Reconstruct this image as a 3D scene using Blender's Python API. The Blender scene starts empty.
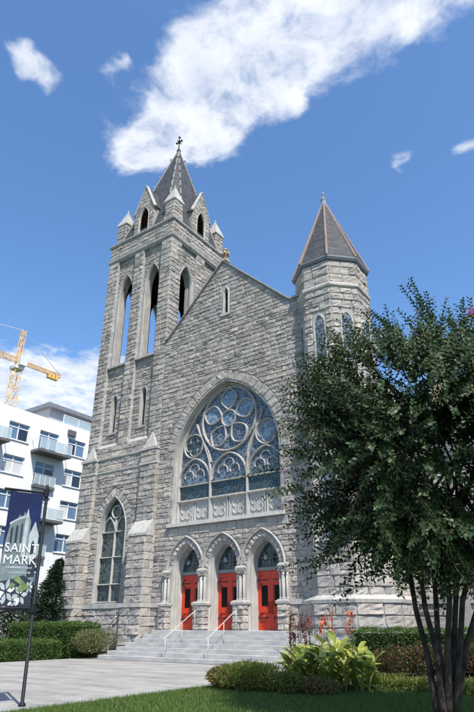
import bpy, math, random
import numpy as np
from mathutils import Vector, Matrix
R = math.radians
rnd = random.Random(7)
nrg = np.random.default_rng(11)
sc = bpy.context.scene
col = sc.collection

# ------------------------------------------------------------------ camera
CAM = np.array([24.48, -25.723, 1.7]); YAW, PIT, FPX = .619, .449, 559.285
FW = np.array([-math.sin(YAW)*math.cos(PIT), math.cos(YAW)*math.cos(PIT), math.sin(PIT)])
RT = np.array([math.cos(YAW), math.sin(YAW), 0.]); UPV = np.cross(RT, FW)
cd = bpy.data.cameras.new('camera'); cam = bpy.data.objects.new('camera', cd); col.objects.link(cam)
cd.sensor_fit = 'VERTICAL'; cd.sensor_height = 24; cd.lens = 24*FPX/712; cd.clip_end = 5000; cd.clip_start = .1
cam.matrix_world = Matrix(((RT[0], UPV[0], -FW[0], CAM[0]), (RT[1], UPV[1], -FW[1], CAM[1]), (RT[2], UPV[2], -FW[2], CAM[2]), (0, 0, 0, 1)))
sc.camera = cam

# ------------------------------------------------------------------ sun, sky, exposure
SUN_AZ, SUN_EL = 59., 56.           # azimuth measured from -Y towards +X
tosun = Vector((math.sin(R(SUN_AZ))*math.cos(R(SUN_EL)), -math.cos(R(SUN_AZ))*math.cos(R(SUN_EL)), math.sin(R(SUN_EL))))
sl = bpy.data.lights.new('sun', 'SUN'); sl.energy = 4.4; sl.angle = R(.53); sl.color = (1, .94, .84)
so = bpy.data.objects.new('sun', sl); col.objects.link(so)
so.rotation_euler = tosun.to_track_quat('Z', 'Y').to_euler()
sc.view_settings.view_transform = 'Standard'; sc.view_settings.look = 'None'
sc.view_settings.exposure = .75; sc.view_settings.gamma = 1; sc.view_settings.use_curve_mapping = False
w = bpy.data.worlds.new('World'); sc.world = w; w.use_nodes = True
def make_world():
    nt = w.node_tree; N = nt.nodes; L = nt.links; N.clear()
    def nd(t, **k):
        n = N.new(t)
        for a, b in k.items(): setattr(n, a, b)
        return n
    def mth(op, a, b=None, c=None, clamp=False):
        n = nd('ShaderNodeMath', operation=op, use_clamp=clamp)
        for i, x in enumerate((a, b, c)):
            if x is None: continue
            if isinstance(x, (int, float)): n.inputs[i].default_value = x
            else: L.new(x, n.inputs[i])
        return n.outputs[0]
    sky = nd('ShaderNodeTexSky', sky_type='NISHITA'); sky.sun_disc = False
    sky.sun_elevation = R(SUN_EL); sky.sun_rotation = R(180-SUN_AZ)
    sky.altitude = 300; sky.air_density = 1.0; sky.dust_density = 1.0; sky.ozone_density = 3.2
    bg = nd('ShaderNodeBackground'); bg.inputs[1].default_value = .15
    hs = nd('ShaderNodeHueSaturation'); hs.inputs['Saturation'].default_value = 1.14; L.new(sky.outputs[0], hs.inputs['Color']); L.new(hs.outputs[0], bg.inputs[0])
    tc = nd('ShaderNodeTexCoord'); sx = nd('ShaderNodeSeparateXYZ'); L.new(tc.outputs['Generated'], sx.inputs[0])
    zz = mth('MAXIMUM', sx.outputs[2], .04)
    px = mth('DIVIDE', sx.outputs[0], zz); py = mth('DIVIDE', sx.outputs[1], zz)
    cb = nd('ShaderNodeCombineXYZ'); L.new(px, cb.inputs[0]); L.new(py, cb.inputs[1])
    P = cb.outputs[0]
    # warp the cloud layer so that outlines are wispy
    wn = nd('ShaderNodeTexNoise'); wn.inputs['Scale'].default_value = 5; wn.inputs['Detail'].default_value = 4; L.new(P, wn.inputs['Vector'])
    vs = nd('ShaderNodeVectorMath', operation='SUBTRACT'); L.new(wn.outputs['Color'], vs.inputs[0]); vs.inputs[1].default_value = (.5, .5, .5)
    vm = nd('ShaderNodeVectorMath', operation='SCALE'); L.new(vs.outputs[0], vm.inputs[0]); vm.inputs['Scale'].default_value = .16
    va = nd('ShaderNodeVectorMath', operation='ADD'); L.new(P, va.inputs[0]); L.new(vm.outputs[0], va.inputs[1])
    Q = va.outputs[0]
    blobs = [(-.03, .67, .09, 1.1), (-.13, .66, .10, 1.3), (-.21, .63, .11, 1.4), (-.29, .63, .12, 1.5), (-.37, .61, .11, 1.3), (-.44, .61, .11, 1.3), (-.51, .635, .10, 1.3),
             (-.58, .65, .10, 1.3), (-.65, .66, .10, 1.3), (-.72, .67, .08, 1.1), (-.77, .675, .05, .7), (-.36, .52, .05, .6), (-.27, .57, .06, .8), (-.36, .73, .06, .8), (-.60, .74, .07, .8),
             (-.783, .326, .03, .6), (-.772, .355, .034, .65), (-.768, .39, .032, .65), (-.767, .418, .022, .6), (-.745, .35, .022, .5), (-.81, .36, .022, .5),
             (-.70, .49, .02, .6), (-.664, .488, .024, .8), (-.62, .495, .02, .7), (-.60, .493, .014, .5), (-.245, 1.05, .028, .75), (-.27, 1.075, .03, .7), (-.292, 1.105, .022, .5), (-.195, 1.182, .022, .7), (-.13, 1.083, .03, .75), (-.10, 1.08, .03, .75),
             (-2.0, 1.28, .22, 1.2), (-2.2, 1.45, .28, 1.3), (-1.95, 1.55, .2, 1.2), (-2.4, 1.3, .25, 1.2), (-2.7, 1.7, .4, 1.2), (-1.7, 1.5, .2, 1.0), (-2.3, 2.0, .4, 1.2),
             (.5, .5, .14, 1.0), (.9, 1.2, .22, 1.1), (.3, -.4, .12, .9), (-.4, -.7, .2, 1.0), (1.2, -.3, .2, 1.0), (-1.5, -.4, .22, 1.0), (.6, -1.4, .3, 1.1), (1.9, 1.6, .4, 1.1), (-.9, -1.8, .4, 1.1)]
    tot = None
    for cx, cy, r, a in blobs:
        s = nd('ShaderNodeVectorMath', operation='DISTANCE'); L.new(Q, s.inputs[0]); s.inputs[1].default_value = (cx, cy, 0)
        e = mth('MULTIPLY', s.outputs['Value'], 1/r); e = mth('MULTIPLY', e, e); e = mth('MULTIPLY', e, -1); e = mth('EXPONENT', e); e = mth('MULTIPLY', e, a)
        tot = e if tot is None else mth('ADD', tot, e)
    tot = mth('MINIMUM', tot, 1.3)
    fn = nd('ShaderNodeTexNoise'); fn.inputs['Scale'].default_value = 11; fn.inputs['Detail'].default_value = 9; fn.inputs['Roughness'].default_value = .62; L.new(Q, fn.inputs['Vector'])
    nn = mth('MULTIPLY', mth('SUBTRACT', fn.outputs['Fac'], .5), 2.3)
    den = mth('SUBTRACT', mth('ADD', tot, nn), .42)
    mr = nd('ShaderNodeMapRange', interpolation_type='SMOOTHSTEP'); L.new(den, mr.inputs['Value']); mr.inputs['From Min'].default_value = 0; mr.inputs['From Max'].default_value = 1.15
    gate = nd('ShaderNodeMapRange', interpolation_type='SMOOTHSTEP'); L.new(tot, gate.inputs['Value']); gate.inputs['From Min'].default_value = .05; gate.inputs['From Max'].default_value = .45
    hor = nd('ShaderNodeMapRange'); L.new(sx.outputs[2], hor.inputs['Value']); hor.inputs['From Min'].default_value = .05; hor.inputs['From Max'].default_value = .15
    fac = mth('MULTIPLY', mth('MULTIPLY', mth('MULTIPLY', mr.outputs[0], gate.outputs[0]), hor.outputs[0]), .95)
    # soft grey modelling inside the cloud
    sn = nd('ShaderNodeTexNoise'); sn.inputs['Scale'].default_value = 7; sn.inputs['Detail'].default_value = 5; L.new(P, sn.inputs['Vector'])
    cr = nd('ShaderNodeValToRGB'); L.new(sn.outputs['Fac'], cr.inputs[0])
    cr.color_ramp.elements[0].position = .3; cr.color_ramp.elements[0].color = (.62, .68, .78, 1)
    cr.color_ramp.elements[1].position = .62; cr.color_ramp.elements[1].color = (.86, .88, .92, 1)
    cbg = nd('ShaderNodeBackground'); L.new(cr.outputs[0], cbg.inputs[0]); cbg.inputs[1].default_value = .75
    mx = nd('ShaderNodeMixShader'); L.new(fac, mx.inputs[0]); L.new(bg.outputs[0], mx.inputs[1]); L.new(cbg.outputs[0], mx.inputs[2])
    out = nd('ShaderNodeOutputWorld'); L.new(mx.outputs[0], out.inputs[0])
make_world()
sc.cycles.max_bounces = 6; sc.cycles.diffuse_bounces = 3; sc.cycles.glossy_bounces = 2; sc.cycles.transmission_bounces = 3
w.cycles.sampling_method = 'MANUAL'; w.cycles.sample_map_resolution = 512

# ------------------------------------------------------------------ materials
MATS = {}
class MB:
    """small node helper for one material"""
    def __init__(s, name, rough=.8, spec=.3, metal=0.):
        s.m = bpy.data.materials.new(name); s.m.use_nodes = True; s.nt = s.m.node_tree; s.N = s.nt.nodes; s.L = s.nt.links
        s.b = s.N['Principled BSDF']; s.b.inputs['Roughness'].default_value = rough; s.b.inputs['Specular IOR Level'].default_value = spec; s.b.inputs['Metallic'].default_value = metal
        MATS[name] = s.m; s.tc = s.N.new('ShaderNodeTexCoord')
    def noise(s, scale, detail=5, rough=.6, vec=None, stretch=None):
        n = s.N.new('ShaderNodeTexNoise'); n.inputs['Scale'].default_value = scale; n.inputs['Detail'].default_value = detail; n.inputs['Roughness'].default_value = rough
        v = vec or s.tc.outputs['Object']
        if stretch:
            mp = s.N.new('ShaderNodeMapping'); mp.inputs['Scale'].default_value = stretch; s.L.new(v, mp.inputs[0]); v = mp.outputs[0]
        s.L.new(v, n.inputs['Vector']); return n.outputs['Fac']
    def island(s):
        return s.N.new('ShaderNodeNewGeometry').outputs['Random Per Island']
    def ramp(s, fac, stops, interp='LINEAR'):
        r = s.N.new('ShaderNodeValToRGB'); r.color_ramp.interpolation = interp; e = r.color_ramp.elements
        while len(e) < len(stops): e.new(.5)
        for x, (p, c) in zip(e, stops): x.position = p; x.color = (*c, 1) if len(c) == 3 else c
        s.L.new(fac, r.inputs[0]); return r.outputs[0]
    def mix(s, a, b, fac=.5, mode='MIX'):
        n = s.N.new('ShaderNodeMix'); n.data_type = 'RGBA'; n.blend_type = mode
        for i, x in ((0, fac), (6, a), (7, b)):
            if isinstance(x, tuple): n.inputs[i].default_value = (*x, 1)
            elif isinstance(x, (int, float)): n.inputs[i].default_value = x
            else: s.L.new(x, n.inputs[i])
        return n.outputs[2]
    def math(s, op, a, b):
        n = s.N.new('ShaderNodeMath'); n.operation = op
        for i, x in enumerate((a, b)):
            if isinstance(x, (int, float)): n.inputs[i].default_value = x
            else: s.L.new(x, n.inputs[i])
        return n.outputs[0]
    def color(s, c):
        if isinstance(c, tuple): s.b.inputs['Base Color'].default_value = (*c, 1)
        else: s.L.new(c, s.b.inputs['Base Color'])
        return s
    def bump(s, h, strength=.5, dist=.02):
        n = s.N.new('ShaderNodeBump'); n.inputs['Strength'].default_value = strength; n.inputs['Distance'].default_value = dist
        s.L.new(h, n.inputs['Height']); s.L.new(n.outputs[0], s.b.inputs['Normal']); return s

def plain(name, c, rough=.6, spec=.4, metal=0., var=.12, scale=3.):
    m = MB(name, rough, spec, metal); n = m.noise(scale, 6)
    lo = tuple(x*(1-var) for x in c); hi = tuple(min(1, x*(1+var)) for x in c)
    m.color(m.ramp(n, [(.3, lo), (.7, hi)])); return m.m

def stone_mat(name, stops, warm=.25):
    m = MB(name, .9, .25)
    base = m.ramp(m.island(), stops)
    n1 = m.noise(1.3, 6, .65); n2 = m.noise(34, 4, .7); n3 = m.noise(.35, 4)
    c = m.mix(base, m.ramp(n1, [(.25, (.55, .55, .57)), (.5, (1, 1, 1)), (.78, (1.25, 1.18, 1.05))]), .75, 'MULTIPLY')
    c = m.mix(c, m.ramp(n2, [(.3, (.62, .62, .64)), (.62, (1.12, 1.12, 1.1))]), .65, 'MULTIPLY')
    c = m.mix(c, m.ramp(n3, [(.3, (.86, .87, .9)), (.7, (1.1, 1.06, 1.0))]), .8, 'MULTIPLY')
    n4 = m.noise(.9, 5, .6, stretch=(1.6, 1.6, .16)); c = m.mix(c, m.ramp(n4, [(.30, (.78, .77, .75)), (.5, (1, 1, 1)), (.8, (1.08, 1.07, 1.05))]), .8, 'MULTIPLY')
    m.color(c); h = m.mix(m.noise(9, 8, .72), m.noise(42, 4, .7), .35); m.bump(h, .9, .04); return m.m
stone_mat('granite', [(0, (.235, .22, .205)), (.2, (.305, .286, .268)), (.7, (.36, .338, .316)), (.93, (.41, .384, .358)), (1, (.37, .33, .285))])
stone_mat('granite_plinth', [(0, (.27, .254, .238)), (.4, (.34, .321, .302)), (.8, (.39, .368, .346)), (1, (.44, .414, .388))])
def mort():
    m = MB('mortar', .95, .15); c = m.ramp(m.noise(2, 6), [(.3, (.26, .247, .23)), (.7, (.345, .328, .305))]); m.color(c); m.bump(m.noise(30, 4), .5, .01)
mort()
def trim(name, a, b, d):
    m = MB(name, .85, .25); c = m.ramp(m.noise(1.1, 7, .7), [(.28, a), (.5, b), (.75, tuple(x*1.12 for x in b))])
    st = m.ramp(m.noise(1.6, 6, .7, stretch=(3, 3, .35)), [(.32, d), (.56, (1, 1, 1))])
    m.color(m.mix(c, st, .7, 'MULTIPLY')); m.bump(m.noise(22, 6, .7), .4, .012)
trim('limestone', (.29, .285, .27), (.39, .38, .36), (.6, .59, .57))
trim('dark_trim', (.20, .195, .185), (.28, .272, .26), (.5, .48, .45))
trim('grey_trim', (.26, .25, .237), (.355, .343, .325), (.55, .53, .5))
trim('pale_stone', (.37, .36, .335), (.48, .465, .435), (.66, .64, .61))
def far_wall():
    m = MB('coursed_stone', .9, .2); br = m.N.new('ShaderNodeTexBrick'); br.inputs['Scale'].default_value = 1; br.inputs['Brick Width'].default_value = .7; br.inputs['Row Height'].default_value = .35
    br.inputs['Mortar Size'].default_value = .02; br.inputs['Color1'].default_value = (.3, .3, .305, 1); br.inputs['Color2'].default_value = (.42, .415, .4, 1); br.inputs['Mortar'].default_value = (.25, .24, .23, 1)
    sp = m.N.new('ShaderNodeSeparateXYZ'); m.L.new(m.tc.outputs['Object'], sp.inputs[0]); ad = m.math('ADD', sp.outputs[0], sp.outputs[1])
    cb = m.N.new('ShaderNodeCombineXYZ'); m.L.new(ad, cb.inputs[0]); m.L.new(sp.outputs[2], cb.inputs[1]); m.L.new(cb.outputs[0], br.inputs['Vector'])
    m.color(m.mix(br.outputs['Color'], m.ramp(m.noise(4, 6), [(.3, (.7, .7, .7)), (.7, (1.1, 1.1, 1.1))]), .8, 'MULTIPLY')); m.bump(br.outputs['Fac'], -.6, .04)
far_wall()
def slate(name, a, b):
    m = MB(name, .75, .25); br = m.N.new('ShaderNodeTexBrick'); br.inputs['Scale'].default_value = 1; br.inputs['Brick Width'].default_value = .3; br.inputs['Row Height'].default_value = .22
    br.inputs['Mortar Size'].default_value = .014; br.inputs['Color1'].default_value = (*a, 1); br.inputs['Color2'].default_value = (*b, 1); br.inputs['Mortar'].default_value = (a[0]*.45, a[1]*.45, a[2]*.45, 1)
    sp = m.N.new('ShaderNodeSeparateXYZ'); m.L.new(m.tc.outputs['Object'], sp.inputs[0]); ad = m.math('ADD', sp.outputs[0], sp.outputs[1])
    cb = m.N.new('ShaderNodeCombineXYZ'); m.L.new(ad, cb.inputs[0]); m.L.new(sp.outputs[2], cb.inputs[1]); m.L.new(cb.outputs[0], br.inputs['Vector'])
    m.color(m.mix(br.outputs['Color'], m.ramp(m.noise(1.2, 6), [(.3, (.75, .75, .78)), (.7, (1.2, 1.18, 1.12))]), .8, 'MULTIPLY')); m.bump(br.outputs['Fac'], -.8, .03)
slate('slate', (.042, .046, .052), (.075, .08, .088))
plain('copper', (.25, .185, .155), .55, .4, 0, .25, 4)
plain('terracotta', (.34, .27, .205), .9, .2, 0, .4, 9)
plain('iron', (.012, .012, .013), .5, .5)
plain('rail_metal', (.46, .46, .45), .45, .5, .0, .08)
plain('louvre_brown', (.11, .07, .05), .7, .3)
plain('lead', (.21, .21, .205), .6, .4)
def red_door():
    m = MB('red_paint', .42, .45); m.color(m.ramp(m.noise(2.5, 6, .7, stretch=(4, 4, .5)), [(.3, (.42, .028, .010)), (.7, (.60, .045, .014))])); m.bump(m.noise(20, 4, .6, stretch=(6, 6, .4)), .15, .01)
red_door()
def glass(name, stops, scale, rough=.12, spec=.6, lead=.75):
    m = MB(name, rough, spec); vo = m.N.new('ShaderNodeTexVoronoi'); vo.inputs['Scale'].default_value = scale; m.L.new(m.tc.outputs['Object'], vo.inputs['Vector'])
    sp = m.N.new('ShaderNodeSeparateColor'); m.L.new(vo.outputs['Color'], sp.inputs[0])
    ve = m.N.new('ShaderNodeTexVoronoi'); ve.feature = 'DISTANCE_TO_EDGE'; ve.inputs['Scale'].default_value = scale; m.L.new(m.tc.outputs['Object'], ve.inputs['Vector'])
    c = m.ramp(sp.outputs[0], stops); ld = m.ramp(ve.outputs['Distance'], [(.03, (1, 1, 1)), (.07, (0, 0, 0))])
    c = m.mix(c, (.30, .33, .36), m.math('MULTIPLY', ld, lead)); m.color(c)
    m.bump(m.noise(2.2, 3), .25, .05)
glass('stained_blue', [(0, (.02, .03, .042)), (.35, (.032, .05, .072)), (.6, (.055, .08, .11)), (.85, (.13, .16, .185)), (1, (.03, .045, .045))], 5., .15, .5, .6)
glass('stained_dark', [(0, (.006, .014, .013)), (.4, (.016, .035, .032)), (.7, (.03, .06, .075)), (1, (.008, .01, .014))], 6.5, .15, .4, .25)
glass('stained_teal', [(0, (.006, .01, .01)), (.4, (.015, .03, .028)), (.7, (.03, .055, .052)), (.9, (.06, .08, .07)), (1, (.06, .03, .018))], 6, .18, .35, .3)
glass('stained_pale', [(0, (.05, .09, .14)), (.5, (.11, .17, .23)), (1, (.21, .28, .32))], 7., .15, .5, .5)
def dark_glass(name, c, rough=.05):
    m = MB(name, rough, .8); m.color(c); m.bump(m.noise(1.2, 2), .06, .05)
dark_glass('door_glass', (.004, .005, .006), .35); MATS['door_glass'].node_tree.nodes['Principled BSDF'].inputs['Specular IOR Level'].default_value = .12; dark_glass('flat_glass', (.10, .165, .26), .12); dark_glass('open_window', (.012, .015, .02))
m = MB('rail_glass', .08, .6); m.color((.42, .52, .56)); m.b.inputs['Alpha'].default_value = .55
plain('white_render', (.69, .695, .71), .8, .3, 0, .04, .6)
plain('grey_render', (.34, .335, .35), .8, .3, 0, .05, .6)
plain('slab_grey', (.10, .10, .11), .7, .3)
plain('soffit_grey', (.16, .17, .19), .6, .3)
plain('blind', (.50, .51, .52), .7, .3, 0, .05)
plain('white_frame', (.72, .73, .75), .5, .4, 0, .03)
plain('crane_yellow', (.66, .38, .10), .55, .4, 0, .15, 2)
plain('crane_grey', (.55, .55, .52), .6, .4)
plain('black_metal', (.009, .010, .013), .55, .25)
plain('banner_blue', (.004, .012, .062), .6, .3, 0, .35, 1.5)
plain('print_grey', (.14, .175, .19), .6, .3, 0, .3, 5); plain('print_pale', (.33, .37, .385), .6, .3, 0, .25, 6); plain('print_dark', (.02, .028, .045), .6, .3)
plain('print_white', (.60, .64, .64), .6, .3, 0, .12, 6); plain('print_green', (.13, .19, .08), .6, .3, 0, .4, 7)
def concrete(name, a, b):
    m = MB(name, .9, .25); n = m.ramp(m.noise(.45, 8, .7), [(.28, a), (.7, b)]); s = m.ramp(m.noise(2.4, 7, .75), [(.32, (.74, .74, .75)), (.6, (1.05, 1.04, 1.02))])
    f = m.ramp(m.noise(60, 3), [(.3, (.86, .86, .86)), (.7, (1.08, 1.08, 1.08))]); sm = m.ramp(m.noise(.9, 5, .6, stretch=(.3, 1.6, 1)), [(.36, (.62, .63, .64)), (.56, (1, 1, 1))])
    m.color(m.mix(m.mix(m.mix(n, s, .8, 'MULTIPLY'), f, .7, 'MULTIPLY'), sm, .7, 'MULTIPLY')); m.bump(m.noise(40, 5), .3, .008)
concrete('concrete', (.24, .236, .225), (.34, .333, .32))
def step_mat():
    m = MB('step_granite', .85, .25); base = m.ramp(m.island(), [(0, (.37, .365, .355)), (.5, (.43, .425, .41)), (1, (.49, .48, .46))])
    st = m.ramp(m.noise(1.5, 7, .7, stretch=(1, 1, 2.5)), [(.3, (.62, .63, .65)), (.58, (1.03, 1.03, 1.03))]); f = m.ramp(m.noise(45, 3), [(.3, (.8, .8, .8)), (.7, (1.1, 1.1, 1.1))])
    m.color(m.mix(m.mix(base, st, .85, 'MULTIPLY'), f, .7, 'MULTIPLY')); m.bump(m.noise(30, 5), .3, .008)
step_mat()
def leaf_mat(name, stops, trans=.3, rough=.5, spec=.3):
    m = MB(name, rough, spec); c = m.ramp(m.island(), stops); m.color(c)
    tr = m.N.new('ShaderNodeBsdfTranslucent'); m.L.new(m.mix(c, (1.0, 1.15, .45), 1., 'MULTIPLY'), tr.inputs[0])
    mx = m.N.new('ShaderNodeMixShader'); mx.inputs[0].default_value = trans; m.L.new(m.b.outputs[0], mx.inputs[1]); m.L.new(tr.outputs[0], mx.inputs[2])
    m.L.new(mx.outputs[0], m.N['Material Output'].inputs[0])
leaf_mat('myrtle_leaf', [(0, (.018, .038, .013)), (.45, (.030, .060, .019)), (.85, (.050, .090, .028)), (.95, (.075, .088, .030)), (1, (.10, .075, .03))], .18, .5, .28)
leaf_mat('hedge_leaf', [(0, (.032, .062, .013)), (.5, (.062, .115, .025)), (.9, (.095, .165, .04)), (1, (.13, .18, .045))], .25)
leaf_mat('variegated_leaf', [(0, (.05, .07, .025)), (.4, (.10, .12, .045)), (.8, (.17, .18, .08)), (1, (.22, .19, .10))], .25)
leaf_mat('conifer_leaf', [(0, (.008, .018, .010)), (.6, (.016, .034, .018)), (1, (.03, .05, .025))], .1)
leaf_mat('nandina_leaf', [(0, (.03, .05, .018)), (.6, (.05, .07, .025)), (.72, (.11, .045, .022)), (1, (.17, .055, .03))], .25)
leaf_mat('bed_leaf', [(0, (.07, .11, .018)), (.6, (.11, .16, .035)), (.8, (.16, .175, .04)), (1, (.22, .15, .05))], .3)
leaf_mat('brown_leaf', [(0, (.08, .085, .02)), (.5, (.13, .12, .035)), (.75, (.2, .12, .05)), (1, (.24, .13, .06))], .25)
leaf_mat('grass_blade', [(0, (.045, .085, .016)), (.6, (.085, .15, .03)), (1, (.15, .19, .055))], .25)
leaf_mat('bronze_leaf', [(0, (.06, .022, .02)), (.6, (.12, .04, .032)), (1, (.18, .07, .05))], .25)
leaf_mat('flower_orange', [(0, (.55, .06, .015)), (.6, (.70, .13, .03)), (1, (.62, .05, .03))], .3)
leaf_mat('flower_pink', [(0, (.5, .03, .15)), (1, (.6, .06, .22))], .3)
leaf_mat('seed_brown', [(0, (.06, .045, .025)), (1, (.12, .085, .04))], .1)
def canna_leaf():
    m = MB('canna_leaf', .42, .4); n = m.noise(7, 3, .6, stretch=(1, 1, 1)); ob = m.N.new('ShaderNodeObjectInfo')
    c = m.ramp(ob.outputs['Random'], [(0, (.11, .17, .03)), (.35, (.22, .27, .05)), (.75, (.34, .37, .09)), (1, (.42, .42, .15))])
    c = m.mix(c, m.ramp(n, [(.35, (.75, .85, .6)), (.65, (1.15, 1.1, 1.0))]), .7, 'MULTIPLY'); m.color(c)
    tr = m.N.new('ShaderNodeBsdfTranslucent'); m.L.new(c, tr.inputs[0]); mx = m.N.new('ShaderNodeMixShader'); mx.inputs[0].default_value = .3
    m.L.new(m.b.outputs[0], mx.inputs[1]); m.L.new(tr.outputs[0], mx.inputs[2]); m.L.new(mx.outputs[0], m.N['Material Output'].inputs[0])
canna_leaf()
plain('stem_green', (.06, .10, .03), .6); plain('bark', (.045, .036, .029), .9, .15, 0, .65, 5); plain('bark_grey', (.06, .05, .04), .9, .2, 0, .3, 6)
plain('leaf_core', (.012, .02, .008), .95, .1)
plain('soil', (.06, .045, .03), .95, .1, 0, .3, 4)
def lawn_mat():
    m = MB('lawn', .95, .1); m.color(m.ramp(m.noise(3, 7, .7), [(.3, (.025, .05, .013)), (.7, (.055, .10, .025))])); m.bump(m.noise(60, 4), .8, .03)
lawn_mat()
plain('asphalt', (.055, .055, .058), .9, .2, 0, .2, .8)
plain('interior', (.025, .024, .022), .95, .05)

# ------------------------------------------------------------------ mesh helpers
def mk(name, V, F, mat, parent=None, smooth=False, link=True):
    me = bpy.data.meshes.new(name); me.from_pydata([tuple(map(float, v)) for v in V], [], F); me.update()
    if isinstance(mat, str): mat = [mat]
    for x in mat: me.materials.append(MATS[x])
    if smooth: me.polygons.foreach_set('use_smooth', [True]*len(me.polygons))
    o = bpy.data.objects.new(name, me); col.objects.link(o)
    if parent is not None: o.parent = parent
    return o
def tag(o, label=None, cat=None, group=None, kind=None):
    if label: o['label'] = label
    if cat: o['category'] = cat
    if group: o['group'] = group
    if kind: o['kind'] = kind
    return o
def empty(name, loc=(0, 0, 0)):
    o = bpy.data.objects.new(name, None); o.location = loc; o.empty_display_size = .3; col.objects.link(o); return o
def keep(o, parent):
    """parent without moving: children are built in world coordinates"""
    o.parent = parent; o.matrix_parent_inverse = Matrix.Translation(-Vector(parent.location)); return o
class G:
    """collects geometry in world coordinates and links it as one mesh"""
    def __init__(s): s.V = []; s.F = []
    def add(s, V, F):
        k = len(s.V); s.V += list(V); s.F += [[i+k for i in f] for f in F]; return s
    def box(s, x0, x1, y0, y1, z0, z1):
        V = [(x0, y0, z0), (x1, y0, z0), (x1, y1, z0), (x0, y1, z0), (x0, y0, z1), (x1, y0, z1), (x1, y1, z1), (x0, y1, z1)]
        return s.add(V, [(0, 3, 2, 1), (4, 5, 6, 7), (0, 1, 5, 4), (1, 2, 6, 5), (2, 3, 7, 6), (3, 0, 4, 7)])
    def fbox(s, f, u0, u1, v0, v1, w0, w1):
        V = [f.P(u, v, ww) for v in (v0, v1) for u, ww in ((u0, w1), (u1, w1), (u1, w0), (u0, w0))]
        return s.add(V, [(0, 3, 2, 1), (4, 5, 6, 7), (0, 1, 5, 4), (1, 2, 6, 5), (2, 3, 7, 6), (3, 0, 4, 7)])
    def prism(s, f, poly, w0, w1):
        n = len(poly); V = [f.P(u, v, w1) for u, v in poly]+[f.P(u, v, w0) for u, v in poly]
        return s.add(V, [list(range(n)), list(range(2*n-1, n-1, -1))]+[(i, n+i, n+(i+1) % n, (i+1) % n) for i in range(n)])
    def rings(s, rings, cap=True):
        n = len(rings[0]); V = [p for r in rings for p in r]; F = []
        for k in range(len(rings)-1):
            for i in range(n):
                j = (i+1) % n; F.append((k*n+i, k*n+j, (k+1)*n+j, (k+1)*n+i))
        if cap: F.append(list(range(n-1, -1, -1))); F.append([(len(rings)-1)*n+i for i in range(n)])
        return s.add(V, F)
    def tube(s, pts, rad, n=6, cap=True):
        pts = [np.array(p, float) for p in pts]; rr = []
        for i, p in enumerate(pts):
            t = pts[min(i+1, len(pts)-1)]-pts[max(i-1, 0)]; t /= np.linalg.norm(t)+1e-9
            a = np.cross(t, (0, 0, 1.) if abs(t[2]) < .9 else (1., 0, 0)); a /= np.linalg.norm(a); b = np.cross(t, a)
            r = rad[i] if hasattr(rad, '__len__') else rad
            rr.append([tuple(p+r*(a*math.cos(q)+b*math.sin(q))) for q in [2*math.pi*k/n for k in range(n)]])
        return s.rings(rr, cap)
    def bar(s, f, pts, b, w0, w1, closed=False):
        """moulded bar following a 2D line on a wall frame"""
        pts = [np.array(p, float) for p in pts]; n = len(pts); prof = [(-.5, w0), (-.5, w0+(w1-w0)*.55), (-.2, w1), (.2, w1), (.5, w0+(w1-w0)*.55), (.5, w0)]
        rr = []
        for i in range(n):
            a = pts[(i-1) % n] if closed or i else pts[i]; c = pts[(i+1) % n] if closed or i < n-1 else pts[i]
            t = c-a; t /= np.linalg.norm(t)+1e-9; nn = np.array((-t[1], t[0]))
            rr.append([f.P(*(pts[i]+nn*b*k), ww) for k, ww in prof])
        if closed: rr.append(rr[0])
        return s.rings(rr, not closed)
    def out(s, name, mat, parent=None, smooth=False):
        o = mk(name, s.V, s.F, mat, None, smooth)
        if parent is not None: keep(o, parent) if parent.type == 'EMPTY' else setattr(o, 'parent', parent)
        return o
class Fr:
    """wall frame: u to the right, v up, w outwards"""
    def __init__(s, O, U): s.O = np.array(O, float); s.U = np.array((U[0], U[1], 0.)); s.U /= np.linalg.norm(s.U); s.N = np.array((s.U[1], -s.U[0], 0.))
    def P(s, u, v, ww=0.):
        p = s.O+s.U*u+s.N*ww; return (p[0], p[1], p[2]+v)
def arch_hw(v, zs, hw, h):
    if v <= zs: return hw
    if v >= zs+h: return None
    r = (h*h+hw*hw)/(2*hw); return math.sqrt(max(0, r*r-(v-zs)**2))-(r-hw)
def arch_pts(c, zs, hw, h, n=9, z0=None):
    """closed or open outline of a pointed opening, anticlockwise from lower left going over the apex"""
    r = (h*h+hw*hw)/(2*hw); am = math.asin(min(1, h/r)); P = []
    for i in range(n+1):
        a = am*i/n; P.append((c-(r*math.cos(a)-(r-hw)), zs+r*math.sin(a)))
    for i in range(n-1, -1, -1):
        a = am*i/n; P.append((c+(r*math.cos(a)-(r-hw)), zs+r*math.sin(a)))
    if z0 is not None: P = [(c-hw, z0)]+P+[(c+hw, z0)]
    return P
def sub(iv, a, b):
    o = []
    for l, r in iv:
        if b <= l or a >= r: o.append((l, r)); continue
        if a > l: o.append((l, a))
        if b < r: o.append((b, r))
    return o
def fillv(breaks, hmin, hmax, rg):
    out = [breaks[0]]
    for a, b in zip(breaks, breaks[1:]):
        d = b-a
        if d < 1e-3: continue
        hs = []; t = 0
        while t < d: h = rg.uniform(hmin, hmax); hs.append(h); t += h
        if len(hs) > 1 and t-d > hs[-1]*.5: t -= hs.pop()
        k = d/t; v = a
        for h in hs: v += h*k; out.append(v)
        out[-1] = b
    return out
STONES = []          # (parent key, area on picture, V, F, material)
def pxy(p):
    d = np.array(p)-CAM; z = d @ FW
    return (237+FPX*(d @ RT)/z, 356-FPX*(d @ UPV)/z) if z > .1 else (-999, -999)
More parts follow.
